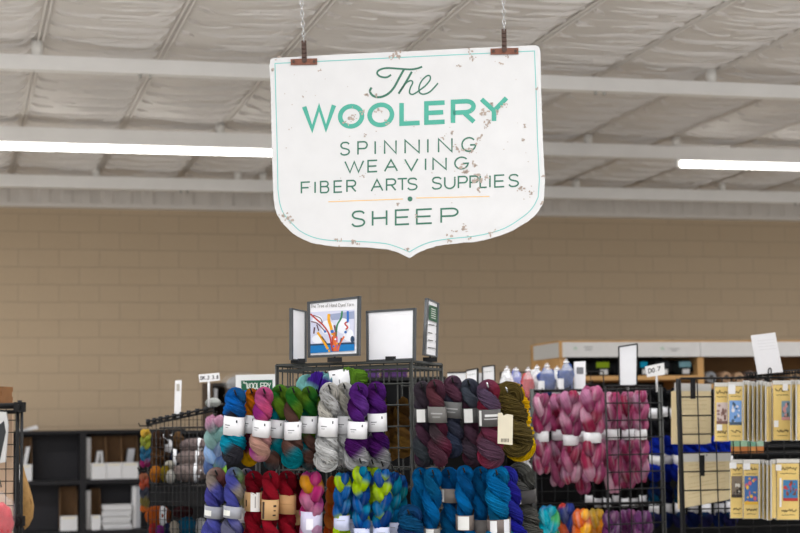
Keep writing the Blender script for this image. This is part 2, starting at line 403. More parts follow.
def inset(pts, k):
    o = []; n = len(pts)
    for i in range(n):
        a, b = Vector(pts[i-1]), Vector(pts[(i+1) % n]); d = (b-a).normalized(); nn = Vector((-d.y, d.x))
        p = Vector(pts[i])+nn*k
        o.append((p.x, p.y))
    return o
bl = [(534.5, 51), (535, 54), (536, 90), (537.5, 140), (539.4, 180), (538.2, 197), (533, 207), (524, 216), (504, 228.5), (478, 235.6), (449, 238.8), (431, 242), (419, 246.5), (409.3, 252)]
bl2 = [(400, 248), (384, 243.4), (355, 241.3), (331, 240.5), (314, 237.5), (301, 231.5), (293, 224.5), (284, 214), (280, 204), (278, 190), (277, 140), (275.6, 90), (275, 63.5)]
bpts = [bl[0]]+bl[2:5]+[tuple(p) for p in smoothline(bl[5:], 5)]+[tuple(p) for p in smoothline(bl2[:10], 5)]+bl2[10:]
bm = BM(); ribbon(bm, bpts, .9, sp(.0006), 0, True); obj('border_line', bm, ltl, sign)
bm = BM()
for ch, x0, x1, yt, yb in (('W', 304.2, 334, 106, 128.8), ('O', 340.2, 362, 106.2, 126.4), ('O', 369.6, 392, 104.8, 125), ('L', 401.6, 419.7, 102.6, 123.3), ('E', 426.4, 444.7, 103, 122.2), ('R', 453, 474, 101.4, 122.4), ('Y', 481.5, 506.5, 98.6, 121)):
    letter(bm, ch, x0, x1, yt, yb, 4.6, sp(.0008), -.05)
obj('shop_name_lettering', bm, teal, sign)
bm = BM()
The = [[(405,66),(385,77),(358,74),(343,60),(352,45),(385,36),(440,39),(490,42),(520,38),(543,30)],
       [(462,42),(442,78),(418,122),(392,150),(358,165),(326,160),(311,140),(318,122)],
       [(497,52),(470,100),(438,150)], [(443,141),(470,104),(492,92),(501,101),(490,125),(487,146),(499,153),(515,146),(535,132),(560,112),(578,88),(577,71),(562,72),(540,94),(529,122),(532,145),(549,152),(575,143),(597,122),(613,103)]]
for st, wd in zip(The, (1.9, 2.2, 2.1, 1.5)):
    pts = [(300+p[0]/4.444, 60+p[1]/4.444) for p in st]
    ribbon(bm, [tuple(p) for p in smoothline(pts, 6)], wd, sp(.0008))
obj('script_lettering', bm, green, sign)
K = 3.077
def row(chars, ytl, ybl, ytr, ybr, nm, xl, xr, wd=1.55):
    bm = BM()
    for ch, a, b in chars:
        xa, xb = 280+a/K, 280+b/K; t = ((a+b)/2-xl)/(xr-xl)
        letter(bm, ch, xa, xb, 130+(ytl+(ytr-ytl)*t)/K, 130+(ybl+(ybr-ybl)*t)/K, wd, sp(.0008), -.045)
    obj(nm, bm, green, sign)
row([('S',186,214),('P',240,268),('I',288,298),('N',322,357),('N',385,428),('I',450,460),('N',488,529),('G',560,602)], 39, 77, 23, 65, 'spinning_lettering', 186, 602)
row([('W',200,257),('E',271,299),('A',322,361),('V',384,424),('I',443,453),('N',471,511),('G',538,579)], 97, 131, 83, 119, 'weaving_lettering', 200, 579)
row([('F',66,92),('I',103,113),('B',125,150),('E',167,191),('R',206,233),('A',281,316),('R',328,356),('T',362,391),('S',393,422),('S',468,497),('U',507,538),('P',549,576),('P',585,610),('L',616,636),('I',641,651),('E',661,690),('S',704,734)], 161, 195, 137, 173, 'fiber_arts_supplies_lettering', 66, 734)
row([('S',221,261),('H',285,328),('E',356,397),('E',421,467),('P',496,547)], 251, 297, 241, 283, 'sheep_lettering', 221, 547, 1.8)
bm = BM(); ribbon(bm, [(328.2, 201.8), (403, 199)], .8, sp(.0008)); ribbon(bm, [(416, 198), (489.5, 196.4)], .8, sp(.0008)); obj('divider_line', bm, mat('ochre_paint', (232, 190, 120), .5), sign)
bm = BM(); bm.faces.new([bm.verts.new(SP.at(x, y, .0009)) for x, y in arc(410, 199, 2.5, 2.5, 0, 342, 19)]); obj('divider_dot', bm, green, sign)
# chipped paint
bm = BM(); rn = random.Random(11)
def chip(x, y, rx, ry, n=11):
    a0 = rn.random()*6
    pts = [(x+rx*(.45+rn.random()*.75)*math.cos(a0-2*PI*i/n), y+ry*(.45+rn.random()*.75)*math.sin(a0-2*PI*i/n)) for i in range(n)]
    bm.faces.new([bm.verts.new(SP.at(a, b, .0011)) for a, b in pts])
for x, y, r, k in ((352,117,4,7),(345,123,2,3),(362,112,2,3),(379,111,3,5),(387,123,2,3),(368,95,3,3),(377,96,2,2),(398,54,5,6),(392,58,3,4),(484,113,4,6),(488,121,3,6),(487,127,2,4),(492,104,2,4),(503,106,3,6),(497,112,2,4),(480,139,4,4),(470,152,4,5),(466,172,5,6),(474,165,4,5),(477,180,5,7),(486,176,3,4),(478,190,3,4),(459,150,3,4),(455,146,2,3),(474,58,3,4),(470,50,3,4),(460,66,2,2),(463,227,4,5),(455,231,2,4),(500,64,2,2),(508,57,2,3),(355,243,4,4),(338,242,4,4),(284,217,4,5),(287,219,3,4),(290,221,3,3),(272,70,2,4),(416,215,2,4),(398,205,2,3),(522,190,3,4),(530,194,2,5),(541,203,2,4),(543,176,2,3),(525,126,2,3),(523,140,2,3),(536,88,2,2),(452,133,2,3),(443,138,3,2),(365,135,2,2),(362,178,2,2),(490,233,4,3),(449,240,5,3),(407,249,3,3),(278,58,2,2),(320,70,2,3),(470,237,3,2),(303,97,1,2)):
    for _ in range(k+2): chip(x+rn.gauss(0, r*.55), y+rn.gauss(0, r*.55), rn.uniform(.5, .42*r+.7), rn.uniform(.45, .40*r+.6))
for _ in range(60): chip(rn.uniform(280, 535), rn.uniform(60, 205), rn.uniform(.35, .9), rn.uniform(.35, .7), 7)
_cp = obj('chipped_paint', bm, mat('bare_weathered_metal', (172, 158, 148), .7, var=.14, scale=60), sign)
_cp['kind'] = 'stuff'
# strap hinges and chains
rust = mat('rusty_iron', (128, 88, 74), .75, .3, var=.25, scale=70, bump=.3); dark_iron = mat('dark_iron', (84, 68, 62), .6, .4, var=.15, scale=60); zinc = mat('zinc_chain', (188, 190, 192), .35, .8)
for (x0, x1, yc, xm, yt, cx2) in ((290.8, 317.2, 62, 304.2, 41, 299), (490.5, 518.4, 51.5, 504, 29.5, 507)):
    bk = BM(); prism(bk, [SP.at(x, y, .006) for x, y in ((x0, yc-2.6), (x1, yc-3.4), (x1, yc+2.8), (x0, yc+3.2))], -SN*.006); h = obj('strap_hinge', bk, rust, sign)
    bk = BM(); prism(bk, [SP.at(x, y, .009) for x, y in ((xm-2.6, yt), (xm+2.3, yt-.2), (xm+2.8, yc), (xm-2.2, yc))], -SN*.006)
    for k in range(4): cyl(bk, SP.at(xm-2, yt+4+k*4.2, .010), SP.at(xm+2, yt+4+k*4.2, .010), .0028, 8)
    obj('hinge_leaf', bk, dark_iron, h)
    for x in (x0+3, xm, x1-3):
        bk = BM(); cyl(bk, SP.at(x, yc, .005), SP.at(x, yc, .0105), .0052, 10); obj('bolt_head', bk, dark_iron, h)
    bk = BM(); a = SP.at(xm, yt+1, .008); b = Vector((a.x+(SP.at(cx2, 10)-SP.at(xm, 10)).x*3.2, a.y+.1, CEIL+.0)); n = int((b-a).length/.019); d = (b-a)/n
    for i in range(n):
        c = a+d*(i+.5); e = HR if i % 2 else HF
        ring = [c+d*.72*math.cos(t*PI/4)+e*.0055*math.sin(t*PI/4) for t in range(8)]
        tube(bk, ring, .0013, 5, True)
    obj('chain', bk, zinc, sign, True)
# ------------------------------------------------------------------ yarn builders
def dyed(c, k=1.02, gain=1.22):
    l = s2l(c); g = .2126*l[0]+.7152*l[1]+.0722*l[2]
    return tuple(min(.9, max(.0012, (g+(v-g)*k)*gain)) for v in l)
def lerp(a, b, t): return a+(b-a)*t
def dye(stops, q):      # stops: [(q, rgb), ...] with a soft change between two dyes
    if q <= stops[0][0]: return stops[0][1]
    for (a, ca), (b, cb) in zip(stops, stops[1:]):
        if q <= b:
            t = (q-a)/(b-a); t = min(1, max(0, (t-.5)*3+.5)); t = t*t*(3-2*t)
            return tuple(lerp(u, v, t) for u, v in zip(ca, cb))
    return stops[-1][1]
def finish(name, verts, faces, cols, uvs, m, parent):
    me = bpy.data.meshes.new(name); me.from_pydata(verts, [], faces)
    ca = me.color_attributes.new('dye', 'FLOAT_COLOR', 'POINT')
    flatc = []
    for c in cols: flatc.extend((c[0], c[1], c[2], 1.0))
    ca.data.foreach_set('color', flatc)
    uv = me.uv_layers.new(name='UVMap'); lu = []
    for l in me.loops: lu.extend(uvs[l.vertex_index])
    uv.data.foreach_set('uv', lu)
    me.polygons.foreach_set('use_smooth', [True]*len(me.polygons))
    me.update()
    o = bpy.data.objects.new(name, me); COL.objects.link(o); me.materials.append(m)
    if parent: o.parent = parent
    return o
def hank(parent, L, W, turns, ph, sa, sb, seed, bulge=.15, pinch=None, N=110, M=60, ridges=11, speck=None, sway=0.0):
    bulge += .06
    """a twisted hank: one thick loop of yarn, folded and wound on itself, hung from its top bend (origin), along -Z"""
    rn = random.Random(seed)
    rr, rt, a = .25*W, .285*W, .26*W
    zt, zb = -(a+rr), -(L-(a+rr)); leg = zt-zb
    cen, rad = [], []; tag_ = []
    nl, na = int(N*.42), int(N*.08)
    for i in range(nl+1):
        q = i/nl; th = ph+2*PI*turns*q; e = Vector((math.cos(th), math.sin(th), 0)); cen.append(e*a+UP*(zt-q*leg)); rad.append(e); tag_.append((0, q))
    e = Vector((math.cos(ph+2*PI*turns), math.sin(ph+2*PI*turns), 0))
    for i in range(1, na):
        al = PI*i/na; r_ = e*math.cos(al)-UP*math.sin(al); cen.append(UP*zb+r_*a); rad.append(r_); tag_.append((i/na, 1.0))
    for i in range(nl+1):
        q = 1-i/nl; th = ph+2*PI*turns*q; e2 = -Vector((math.cos(th), math.sin(th), 0)); cen.append(e2*a+UP*(zt-q*leg)); rad.append(e2); tag_.append((1, q))
    e = -Vector((math.cos(ph), math.sin(ph), 0))
    for i in range(1, na):
        al = PI*i/na; r_ = e*math.cos(al)+UP*math.sin(al); cen.append(UP*zt+r_*a); rad.append(r_); tag_.append((1-i/na, 0.0))
    n = len(cen); verts, cols, uvs = [], [], []
    jit = [rn.uniform(.74, 1.12) for _ in range(ridges)]
    off = Vector((rn.uniform(-9, 9), rn.uniform(-9, 9), rn.uniform(-9, 9)))
    la, lb = [(q, dyed(c)) for q, c in sa], [(q, dyed(c)) for q, c in sb]
    ls = s2l(speck) if speck else None
    for i in range(n):
        T = (cen[(i+1) % n]-cen[i-1]).normalized(); R = rad[i]-T*rad[i].dot(T); R.normalize(); B = T.cross(R)
        ply, q = tag_[i]; s = i/n
        prof = 1+.05*noise.noise((q*6, ply*3+seed, 1.1))+bulge*(math.exp(-((q-.9)/.16)**2)-.35*math.exp(-((q-.62)/.1)**2)-.25*math.exp(-(q/.05)**2))
        if pinch: prof *= 1-(.22+bulge*.3)*math.exp(-((q-pinch)/.155)**4)
        ca, cb = dye(la, q), dye(lb, q)
        cc = tuple(lerp(u, v, ply) for u, v in zip(ca, cb))
        g = math.exp(-(q/.08)**2); c0 = cen[i].copy(); o_ = (1+.06*g)*prof; zc = zt if q < .5 else 0; c0.x *= o_; c0.y *= o_; c0.z = zt+(c0.z-zt)*(1+.06*g) if c0.z > zt else c0.z; c0.x += sway*math.sin(PI*q)
        for k in range(M):
            u = 2*PI*k/M; rid = math.cos(ridges*u+10*2*PI*s+2.5*noise.noise((s*14, k*.2, seed)))
            f = prof*(1+.11*rid+.06*noise.noise((math.cos(u)*1.5+off.x, math.sin(u)*1.5+off.y, s*9)))
            p = c0+R*(rr*f*(1-.10*g)*math.cos(u))+B*(rt*f*(1-.04*g)*math.sin(u))
            verts.append(p); uvs.append((k/M, s*3))
            j = jit[int((u*ridges/(2*PI)+s*10)) % ridges]; nzv = 1+.22*noise.noise((p.x*28+off.x, p.y*28, p.z*16+off.z))
            col = tuple(min(1, max(0.0008, v*j*nzv)) for v in cc)
            if ls and noise.noise((u*5+off.x, s*150, ply*4+off.y)) > .36: col = ls
            cols.append(col)
    faces = []
    for i in range(n):
        i2 = (i+1) % n
        for k in range(M):
            k2 = (k+1) % M; faces.append((i*M+k, i*M+k2, i2*M+k2, i2*M+k))
    return finish('yarn', verts, faces, cols, uvs, YARN, parent)
def plait(parent, L, W, turns, strands, seed, m=None, waist=None, streak=.35, rr=.27, N=80, M=24, flatn=1.0, name='yarn', ends=.5):
    """strands: three lists of dye stops - a chain / plait of thick soft strands hung along -Z"""
    rn = random.Random(seed); verts, cols, uvs, faces = [], [], [], []
    for k3, st in enumerate(strands):
        ls = [(q, dyed(c)) for q, c in st]; base = len(verts); cen = []
        for i in range(N+1):
            q = i/N; f = 2*PI*turns*q+2*PI*k3/3+rn.uniform(-.03, .03)+.35*noise.noise((q*7, seed*1.7, k3))
            env = min(1, (q/.07)**.5, ((1-q)/.06)**.5) if 0 < q < 1 else 0
            env2 = .35+.65*env
            if waist: env2 *= 1-(.35 if m is None else .5)*math.exp(-((q-waist)/.07)**4)
            cen.append((Vector((.29*W*math.sin(f)*env2, .22*W*flatn*math.sin(2*f)*env2, -L*(.04+.92*q))), env, f, q))
        for i in range(N+1):
            T = (cen[min(i+1, N)][0]-cen[max(i-1, 0)][0]).normalized(); X = Vector((1, 0, 0)); R = (X-T*X.dot(T)).normalized(); B = T.cross(R)
            c, env, f, q = cen[i]
            r = rr*W*(.84+.2*(.5-.5*math.sin(2*f)))*(ends+(1-ends)*env if env > 0 else .12)*(1+.06*noise.noise((q*13, k3*5, seed)))
            if waist: r *= 1-(.3 if m is None else .45)*math.exp(-((q-waist)/.07)**4)
            cc = dye(ls, q)
            for k in range(M):
                u = 2*PI*k/M; rf = r*(1+.07*math.cos(5*u+q*9)+.08*noise.noise((math.cos(u)+k3*4, math.sin(u), q*12+seed)))
                verts.append(c+R*rf*math.cos(u)*.95+B*rf*math.sin(u)*flatn); uvs.append((k/M, q*3))
                nzv = 1+.25*noise.noise((k3*7+seed, u*1.6, q*9)); st_ = max(0, noise.noise((math.cos(u)*2.2+k3*9, math.sin(u)*2.2+seed, q*4)))*streak
                cols.append(tuple(min(1, max(.001, lerp(v*nzv, .55, st_))) for v in cc))
        for i in range(N):
            for k in range(M):
                k2 = (k+1) % M; faces.append((base+i*M+k, base+i*M+k2, base+(i+1)*M+k2, base+(i+1)*M+k))
        faces.append(tuple(base+k for k in range(M))[::-1]); faces.append(tuple(base+N*M+k for k in range(M)))
    return finish(name, verts, faces, cols, uvs, m or YARN, parent)
def band(parent, zc, h, wx, wy, col, marks=(), name='label_band', seed=0, tilt=0.0, cx=0.0):
    """paper sleeve round a hank; marks: (angle0, angle1, v0, v1, rgb) printed on it, angle 0 = towards the viewer"""
    S = 36; rn = random.Random(seed); bm = BM(); rings = []
    for zz, sc in ((zc+h/2, 1.0), (zc-h/2, 1.0), (zc-h/2, .965), (zc+h/2, .965)):
        ring = []
        for k in range(S):
            t = 2*PI*k/S; ct, st = math.cos(t), math.sin(t); e = .78
            x = wx/2*math.copysign(abs(ct)**e, ct)*sc; y = wy/2*math.copysign(abs(st)**e, st)*sc
            ring.append(bm.verts.new((cx+x, y, zz+tilt*x)))
        rings.append(ring)
    for a, b in ((0, 1), (1, 2), (2, 3), (3, 0)):
        for k in range(S):
            f = bm.faces.new((rings[a][k], rings[a][(k+1) % S], rings[b][(k+1) % S], rings[b][k])); f.smooth = a == 0
    mats = [flat(col, .6)]
    for a0, a1, v0, v1, c in marks:
        mt = flat(c, .6)
        if mt not in mats: mats.append(mt)
        mi = mats.index(mt); prev = None; n = max(2, int(abs(a1-a0)/8))
        for i in range(n+1):
            t = math.radians(-90+lerp(a0, a1, i/n)); ct, st = math.cos(t), math.sin(t); e = .78
            x = wx/2*math.copysign(abs(ct)**e, ct)*1.012; y = wy/2*math.copysign(abs(st)**e, st)*1.012
            cur = (bm.verts.new((cx+x, y, zc+h*(.5-v0)+tilt*x)), bm.verts.new((cx+x, y, zc+h*(.5-v1)+tilt*x)))
            if prev: bm.faces.new((prev[0], cur[0], cur[1], prev[1])).material_index = mi
            prev = cur
    o = obj(name, bm, mats); o.parent = parent; return o
def place(t, top, bot, yaw=None):
    """thing t: origin at top, its -Z towards bot, its -Y towards the viewer"""
    z = (top-bot).normalized(); y = HF-z*HF.dot(z); y.normalize(); x = y.cross(z)
    t.matrix_world = Matrix(((x.x, y.x, z.x, top.x), (x.y, y.y, z.y, top.y), (x.z, y.z, z.z, top.z), (0, 0, 0, 1)))
TXT = (110, 112, 116)
WHITE_MARKS = ((-38, -8, .42, .48, TXT), (-34, -14, .56, .60, TXT), (24, 32, .2, .32, (40, 44, 50)))
def white_marks(s):
    r = random.Random(s); o = r.uniform(-20, 10)
    return ((o-30, o+4, .44, .49, TXT), (o-26, o-4, .58, .61, TXT), (o+26, o+34, .16, .3, (45, 48, 54)))
# ------------------------------------------------------------------ the front yarn tower
blk = mat('black_wire', (24, 24, 25), .5, .2, var=.08); chrome = mat('chrome_wire', (190, 192, 195), .25, .9); black_plastic = mat('black_plastic', (20, 20, 22), .55)
greywire = mat('grey_black_wire', (58, 60, 58), .45, .4, var=.08)
zt_ = P(411, 362, 6.0).z
def plan(px, d): v = Pz(px, d, zt_); return Vector((v.x, v.y, 0))
K_ = plan(411, 6.0); Lc = plan(277, 6.17); Rc = plan(441, 6.32); Bc = Lc+Rc-K_
tower = thing('yarn_display_tower', 'black wire grid tower of hanging yarn hanks with four sign holders on top', 'display rack', (K_+Bc)/2)
def panel(parent, a, b, z0, z1, cu, cv, r, m, name='grid_panel'):
    du = b-a; w_ = du.length; du.normalize(); bm = BM(); wire_grid(bm, Vector((a.x, a.y, z0)), du, UP, w_, z1-z0, cu, cv, r); return obj(name, bm, m, parent)
for a, b in ((Lc, K_), (K_, Rc), (Rc, Bc), (Bc, Lc)): panel(tower, a, b, .06, zt_, .052, .076, .0027, greywire)
for c in (Lc, K_, Rc, Bc):
    bm = BM(); cyl(bm, Vector((c.x, c.y, 0)), Vector((c.x, c.y, zt_+.004)), .0075, 10); obj('corner_post', bm, greywire, tower)
bm = BM()
for a, b in ((Lc, K_), (K_, Rc), (Rc, Bc), (Bc, Lc)):
    d = (b-a).normalized(); nrm = d.cross(UP); obox(bm, Vector((a.x, a.y, zt_-.022))-nrm*.004, b-a, nrm*.008, UP*.009)
    obox(bm, Vector((a.x, a.y, zt_-.002))-nrm*.004, b-a, nrm*.008, UP*.009)
obj('top_rail', bm, greywire, tower)
nA = (K_-Lc).cross(UP).normalized()
if nA.dot(HF) > 0: nA = -nA
nB = (Rc-K_).cross(UP).normalized()
if nB.dot(HR) < 0: nB = -nB
def face_pt(px):      # point of the front face under column px
    r = ray(px, 400); n = nA; t = (K_-EYE).dot(n)/r.dot(n); return EYE+r*t
def peg(q, reach=.20, side=None, m=blk, parent=tower, lift=.006):
    """wire hook from the grid that passes through the top bend at q and ends in an upturned tip"""
    d = side if side is not None else -Vector((q.x-EYE.x, q.y-EYE.y, 0)).normalized()
    p0 = q-d*reach; p1 = q+d*.045
    bm = BM(); tube(bm, [p0, q, p1, p1+nA*.014+UP*lift*2.5], .0031, 8); return obj('hook', bm, m, parent, True)
_skn = [0]
def yarn_hank(label, top, bot, d, wpx, sa, sb=None, turns=1.25, ph=.5, group='hanks on the front tower', bands=(), hook=True, d2=None, **kw):
    a = P(top[0], top[1], d); b = P(bot[0], bot[1], d2 or d); L = (a-b).length; W = wpx*d/F_PX; _skn[0] += 1
    t = thing('yarn_hank', label, 'yarn', a, group)
    ph = (.45*math.sin(_skn[0]*2.4)+(PI if _skn[0] % 2 else 0)) if hook else (PI/2-.35+.3*math.sin(_skn[0]*1.7))
    turns = turns*.75+.95
    pin = bands[0][0] if bands else None
    hank(t, L, W, turns, ph, sa, sb or sa, _skn[0], pinch=pin, **kw)
    for q, hpx, col, marks in bands:
        band(t, -L*(q if hook else q+.025*math.sin(_skn[0]*2.1)), hpx*d/F_PX, W*(.95 if hook else .84), W*(.93 if hook else .82), col, marks, seed=_skn[0], tilt=random.Random(_skn[0]).uniform(-.08, .08))
    place(t, a, b)
    if hook: peg(a-UP*(W*.36), **({} if hook is True else hook))
    return t
for y_ in (395.5, 479.5):   # bars that carry the hooks left of the wire corner
    p1 = P(279, y_, 6.165); p0 = P(206 if y_ > 400 else 224, y_, 6.09); p0.z = p1.z
    bm = BM(); tube(bm, [p0, p1], .0048, 8); obj('cross_bar', bm, blk, tower, True)
W_ = (222, 222, 225)
BLUE, TEAL, DGR = (20, 112, 208), (16, 156, 188), (58, 58, 66)
GRN, LGRN, BRN, DTEAL, ORG = (44, 118, 46), (106, 148, 44), (104, 74, 66), (8, 126, 140), (226, 128, 28)
PNK, MAG, PCH, MAR, YEL = (226, 94, 150), (184, 58, 158), (216, 166, 150), (82, 20, 44), (226, 168, 16)
CRM, GRY, PUR, DPUR = (246, 243, 233), (180, 180, 182), (98, 42, 138), (74, 22, 96)
S1 = lambda *c: [(i/(max(1, len(c)-1)), k) for i, k in enumerate(c)]
wb = lambda q, h, s: ((q, h, W_, white_marks(s)),)
# upper row, left to right
yarn_hank('blue and teal hank with white label at the left end of the upper row', (236, 387), (232, 464), 5.885, 22.1, S1(BLUE, (30, 96, 170), TEAL, TEAL, DGR), S1((40, 100, 150), (20, 120, 214), DGR, TEAL, TEAL, DGR), 1.15, .3, bands=wb(.5, 19, 1))
yarn_hank('darker blue hank half hidden behind the blue and teal one', (245, 390), (245, 462), 6.0, 15, S1(BLUE, (20, 80, 150), DGR, DTEAL), S1(BLUE, BLUE, TEAL, DGR), 1.2, 1.2, bands=wb(.5, 15, 2))
yarn_hank('orange, maroon and yellow hank beside the pink one', (252, 388), (249, 466), 5.925, 13.9, S1(ORG, (206, 112, 28), MAR, MAR, YEL), S1((180, 92, 50), ORG, YEL, MAR, YEL), 1.4, 1.9, bands=wb(.46, 18, 3))
yarn_hank('bright pink hank that turns peach at its lower end', (265, 386.5), (259, 461), 5.86, 19.2, S1(PNK, MAG, PNK, PCH, PCH), S1((222, 100, 160), (220, 90, 140), MAG, (206, 150, 150), MAG), 1.3, .4, bands=wb(.56, 17, 4))
yarn_hank('green hank with a wide teal lower end and white label', (281, 384), (271, 469), 5.925, 19.2, S1(GRN, LGRN, GRN, BRN, DTEAL, DTEAL), S1(LGRN, GRN, DTEAL, BRN, DTEAL, DTEAL, BRN), 1.2, .2, bands=wb(.52, 18, 5), bulge=.3)
yarn_hank('green and brown hank in front of the teal ended ones', (294, 386), (292, 468), 5.865, 18.2, S1(LGRN, BRN, BRN, BRN, DTEAL), S1(GRN, LGRN, DTEAL, BRN, DTEAL), 1.25, .7, bands=wb(.54, 18, 6), bulge=.25)
yarn_hank('green hank with brown middle, left of the dark teal one', (309, 386), (309, 469), 5.925, 17.8, S1(LGRN, GRN, GRN, BRN, DTEAL), S1(GRN, (20, 100, 80), LGRN, DTEAL, BRN), 1.3, 2.2, bands=wb(.46, 17, 7))
yarn_hank('dark teal and green hank mostly hidden behind the cream ones', (318, 389), (320, 471), 6.0, 14, S1(GRN, (14, 84, 84), DTEAL, DTEAL), S1(LGRN, DTEAL, (60, 170, 140), DTEAL), 1.4, 1.0, bands=wb(.5, 15, 8))
yarn_hank('cream hank flecked with grey, the left one of the cream pair', (330, 382), (326, 471), 5.865, 21.1, S1(CRM, CRM), S1((222, 218, 208), CRM), 1.35, .3, bands=wb(.50, 19, 9), speck=(146, 142, 136), bulge=.2)
yarn_hank('cream hank flecked with grey, right beside the purple hanks', (345, 382), (343, 467), 5.93, 18.2, S1(CRM, CRM), S1((220, 216, 204), CRM), 1.2, 1.0, bands=wb(.5, 18, 10), speck=(150, 146, 138))
yarn_hank('purple hank with a pale grey end, beside the cream pair', (359, 382), (356, 470), 5.865, 21.1, S1(PUR, (112, 60, 156), GRY, DPUR, DPUR, GRY), S1(PUR, DPUR, PUR, PUR, DPUR, GRY), 1.3, .1, bands=wb(.54, 17, 11), bulge=.25)
yarn_hank('purple hank at the right end of the upper row', (376, 381), (379, 470), 5.93, 20.2, S1(PUR, DPUR, PUR, GRY, DPUR, GRY), S1(DPUR, PUR, GRY, DPUR, PUR, GRY), 1.45, 1.5, bands=wb(.46, 18, 12), bulge=.2)
# the hank lying across the top of the row
MINT, VIO, NAVY = (140, 208, 206), (66, 32, 140), (58, 44, 92)
ta, tb = P(296, 387, 5.99), P(368, 377, 6.02)
t = thing('yarn_hank', 'mint, violet and green hank lying across the tops of the others', 'yarn', ta, 'hanks on the front tower')
Lh = (ta-tb).length; hank(t, Lh, .085, 1.7, .6, S1(MINT, MINT, VIO, MINT, (80, 150, 60), NAVY, (96, 140, 44)), S1(MINT, VIO, MINT, VIO, VIO, (96, 140, 44), (96, 140, 44)), 77, bulge=0, pinch=.6)
band(t, -Lh*.60, 20*6/F_PX,   .080, .078, W_, white_marks(5))
z = (ta-tb).normalized(); y = HF-z*HF.dot(z); y.normalize(); x = y.cross(z)
t.matrix_world = Matrix(((x.x, y.x, z.x, ta.x), (x.y, y.y, z.y, ta.y), (x.z, y.z, z.z, ta.z), (0, 0, 0, 1)))
# lower row, left to right
PER, LAV, OLV = (92, 96, 190), (130, 130, 196), (150, 140, 110)
GLB = (150, 152, 160)
pm = ((-60, -6, .35, .8, (222, 222, 216)),)
g_low = 'hanks on the front tower'
yarn_hank('periwinkle hank flecked with tan, leftmost of the lower row', (217, 467), (211, 556), 5.925, 20.2, S1((176, 160, 150), PER, LAV, PER, PER), S1((150, 90, 90), (86, 84, 176), PER, PER, LAV), 1.3, .4, bands=((.5, 12, GLB, pm),), bulge=.1)
yarn_hank('periwinkle hank with green flecks beside the red hanks', (235, 467), (230, 556), 5.865, 19.2, S1((140, 170, 110), PER, PER, (120, 120, 150), PER), S1(PER, (170, 160, 150), PER, LAV, (120, 150, 90)), 1.4, 1.3, bands=((.5, 12, GLB, pm),))
yarn_hank('violet and tan hank tucked between periwinkle and red', (247, 468), (244, 556), 6.0, 15, S1((190, 180, 140), (84, 84, 180), (150, 140, 120), PER), S1(PER, (160, 150, 110), PER, PER), 1.5, .3, bands=((.53, 15, (196, 196, 198), pm),))
RED, DRED, KRAFT = (172, 26, 46), (136, 18, 36), (186, 148, 104)
km = ((-10, 42, 0, 1, (232, 230, 228)), (-48, -36, .4, .75, (50, 36, 30)), (8, 12, .2, .8, (120, 110, 110)))
km2 = ((-52, -30, .1, .95, (74, 60, 50)), (20, 44, .25, .35, (60, 46, 36)), (22, 40, .5, .56, (60, 46, 36)), (16, 40, .72, .8, (60, 46, 36)))
yarn_hank('red hank with kraft and white label, first of the red ones', (254, 470.5), (253, 560), 5.925, 19.2, S1(RED, RED, DRED), S1(DRED, RED, RED), 1.15, .3, bands=((.34, 19, KRAFT, km),))
yarn_hank('red hank with a low kraft label, middle of the three', (271, 470.5), (269, 560), 5.865, 18.2, S1((160, 26, 44), RED, (170, 40, 62)), S1(RED, DRED, RED), 1.2, 1.5, bands=((.43, 20, KRAFT, km2),))
yarn_hank('red hank with a plain kraft label beside the pink plait', (287, 470.5), (287, 560), 5.925, 19.2, S1(DRED, (164, 30, 48), RED), S1(RED, RED, (172, 36, 56)), 1.25, .6, bands=((.37, 19, (182, 140, 96), ((-30, 30, .45, .5, (166, 126, 84)),)),))
yarn_hank('dark crimson hank behind the right hand red one', (299, 473), (300, 560), 6.01, 15, S1((90, 8, 28), DRED), S1(DRED, (80, 8, 24)), 1.2, .2, bands=((.5, 15, KRAFT, ()),))
def yarn_plait(label, top, bot, d, wpx, strands, turns, group, bands=(), hook=True, m=None, cat='yarn', nm='yarn_plait', **kw):
    a = P(top[0], top[1], d); b = P(bot[0], bot[1], d); L = (a-b).length; W = wpx*d/F_PX; _skn[0] += 1
    t = thing(nm, label, cat, a, group); plait(t, L, W, turns, strands, _skn[0], m, waist=bands[0][0] if bands else None, **kw)
    for q, hpx, col, marks in bands: band(t, -L*q, hpx*d/F_PX, W*(.95 if m is None else .76), W*(.9 if m is None else .74), col, marks, seed=_skn[0])
    place(t, a, b)
    if hook: peg(a+UP*.001, **({} if hook is True else hook))
    return t
def mix(cols, n, s):
    r = random.Random(s); return [(i/(n-1), r.choice(cols)) for i in range(n)]
pc = [(206, 52, 128), (196, 60, 150), (216, 130, 170), (200, 110, 160), (240, 150, 40), (206, 150, 190)]
ca = (196, 192, 216)
yarn_plait('pink plaited hank with orange and lilac strands beside the red hanks', (312, 470), (311, 556), 5.89, 23, [mix(pc, 9, 1), mix(pc, 9, 2), mix(pc, 9, 3)], 1.5, g_low, ((.60, 22, ca, ((-20, 8, .3, .8, (228, 226, 234)),)),))
yarn_plait('orange plaited hank showing behind the lime and blue ones', (336, 474), (331, 556), 6.0, 17, [S1((232, 104, 24), (224, 92, 20)), S1((236, 120, 40), (220, 90, 20)), S1((226, 96, 20), (240, 130, 60))], 2.0, g_low)
bc = [(6, 80, 166), (8, 106, 190), (10, 124, 186), (16, 146, 186), (8, 64, 140), (14, 96, 176)]
lim = (186, 226, 30); lc = bc+[lim, lim, lim, lim]
lm = ((-30, 20, .3, .34, (150, 150, 160)),)
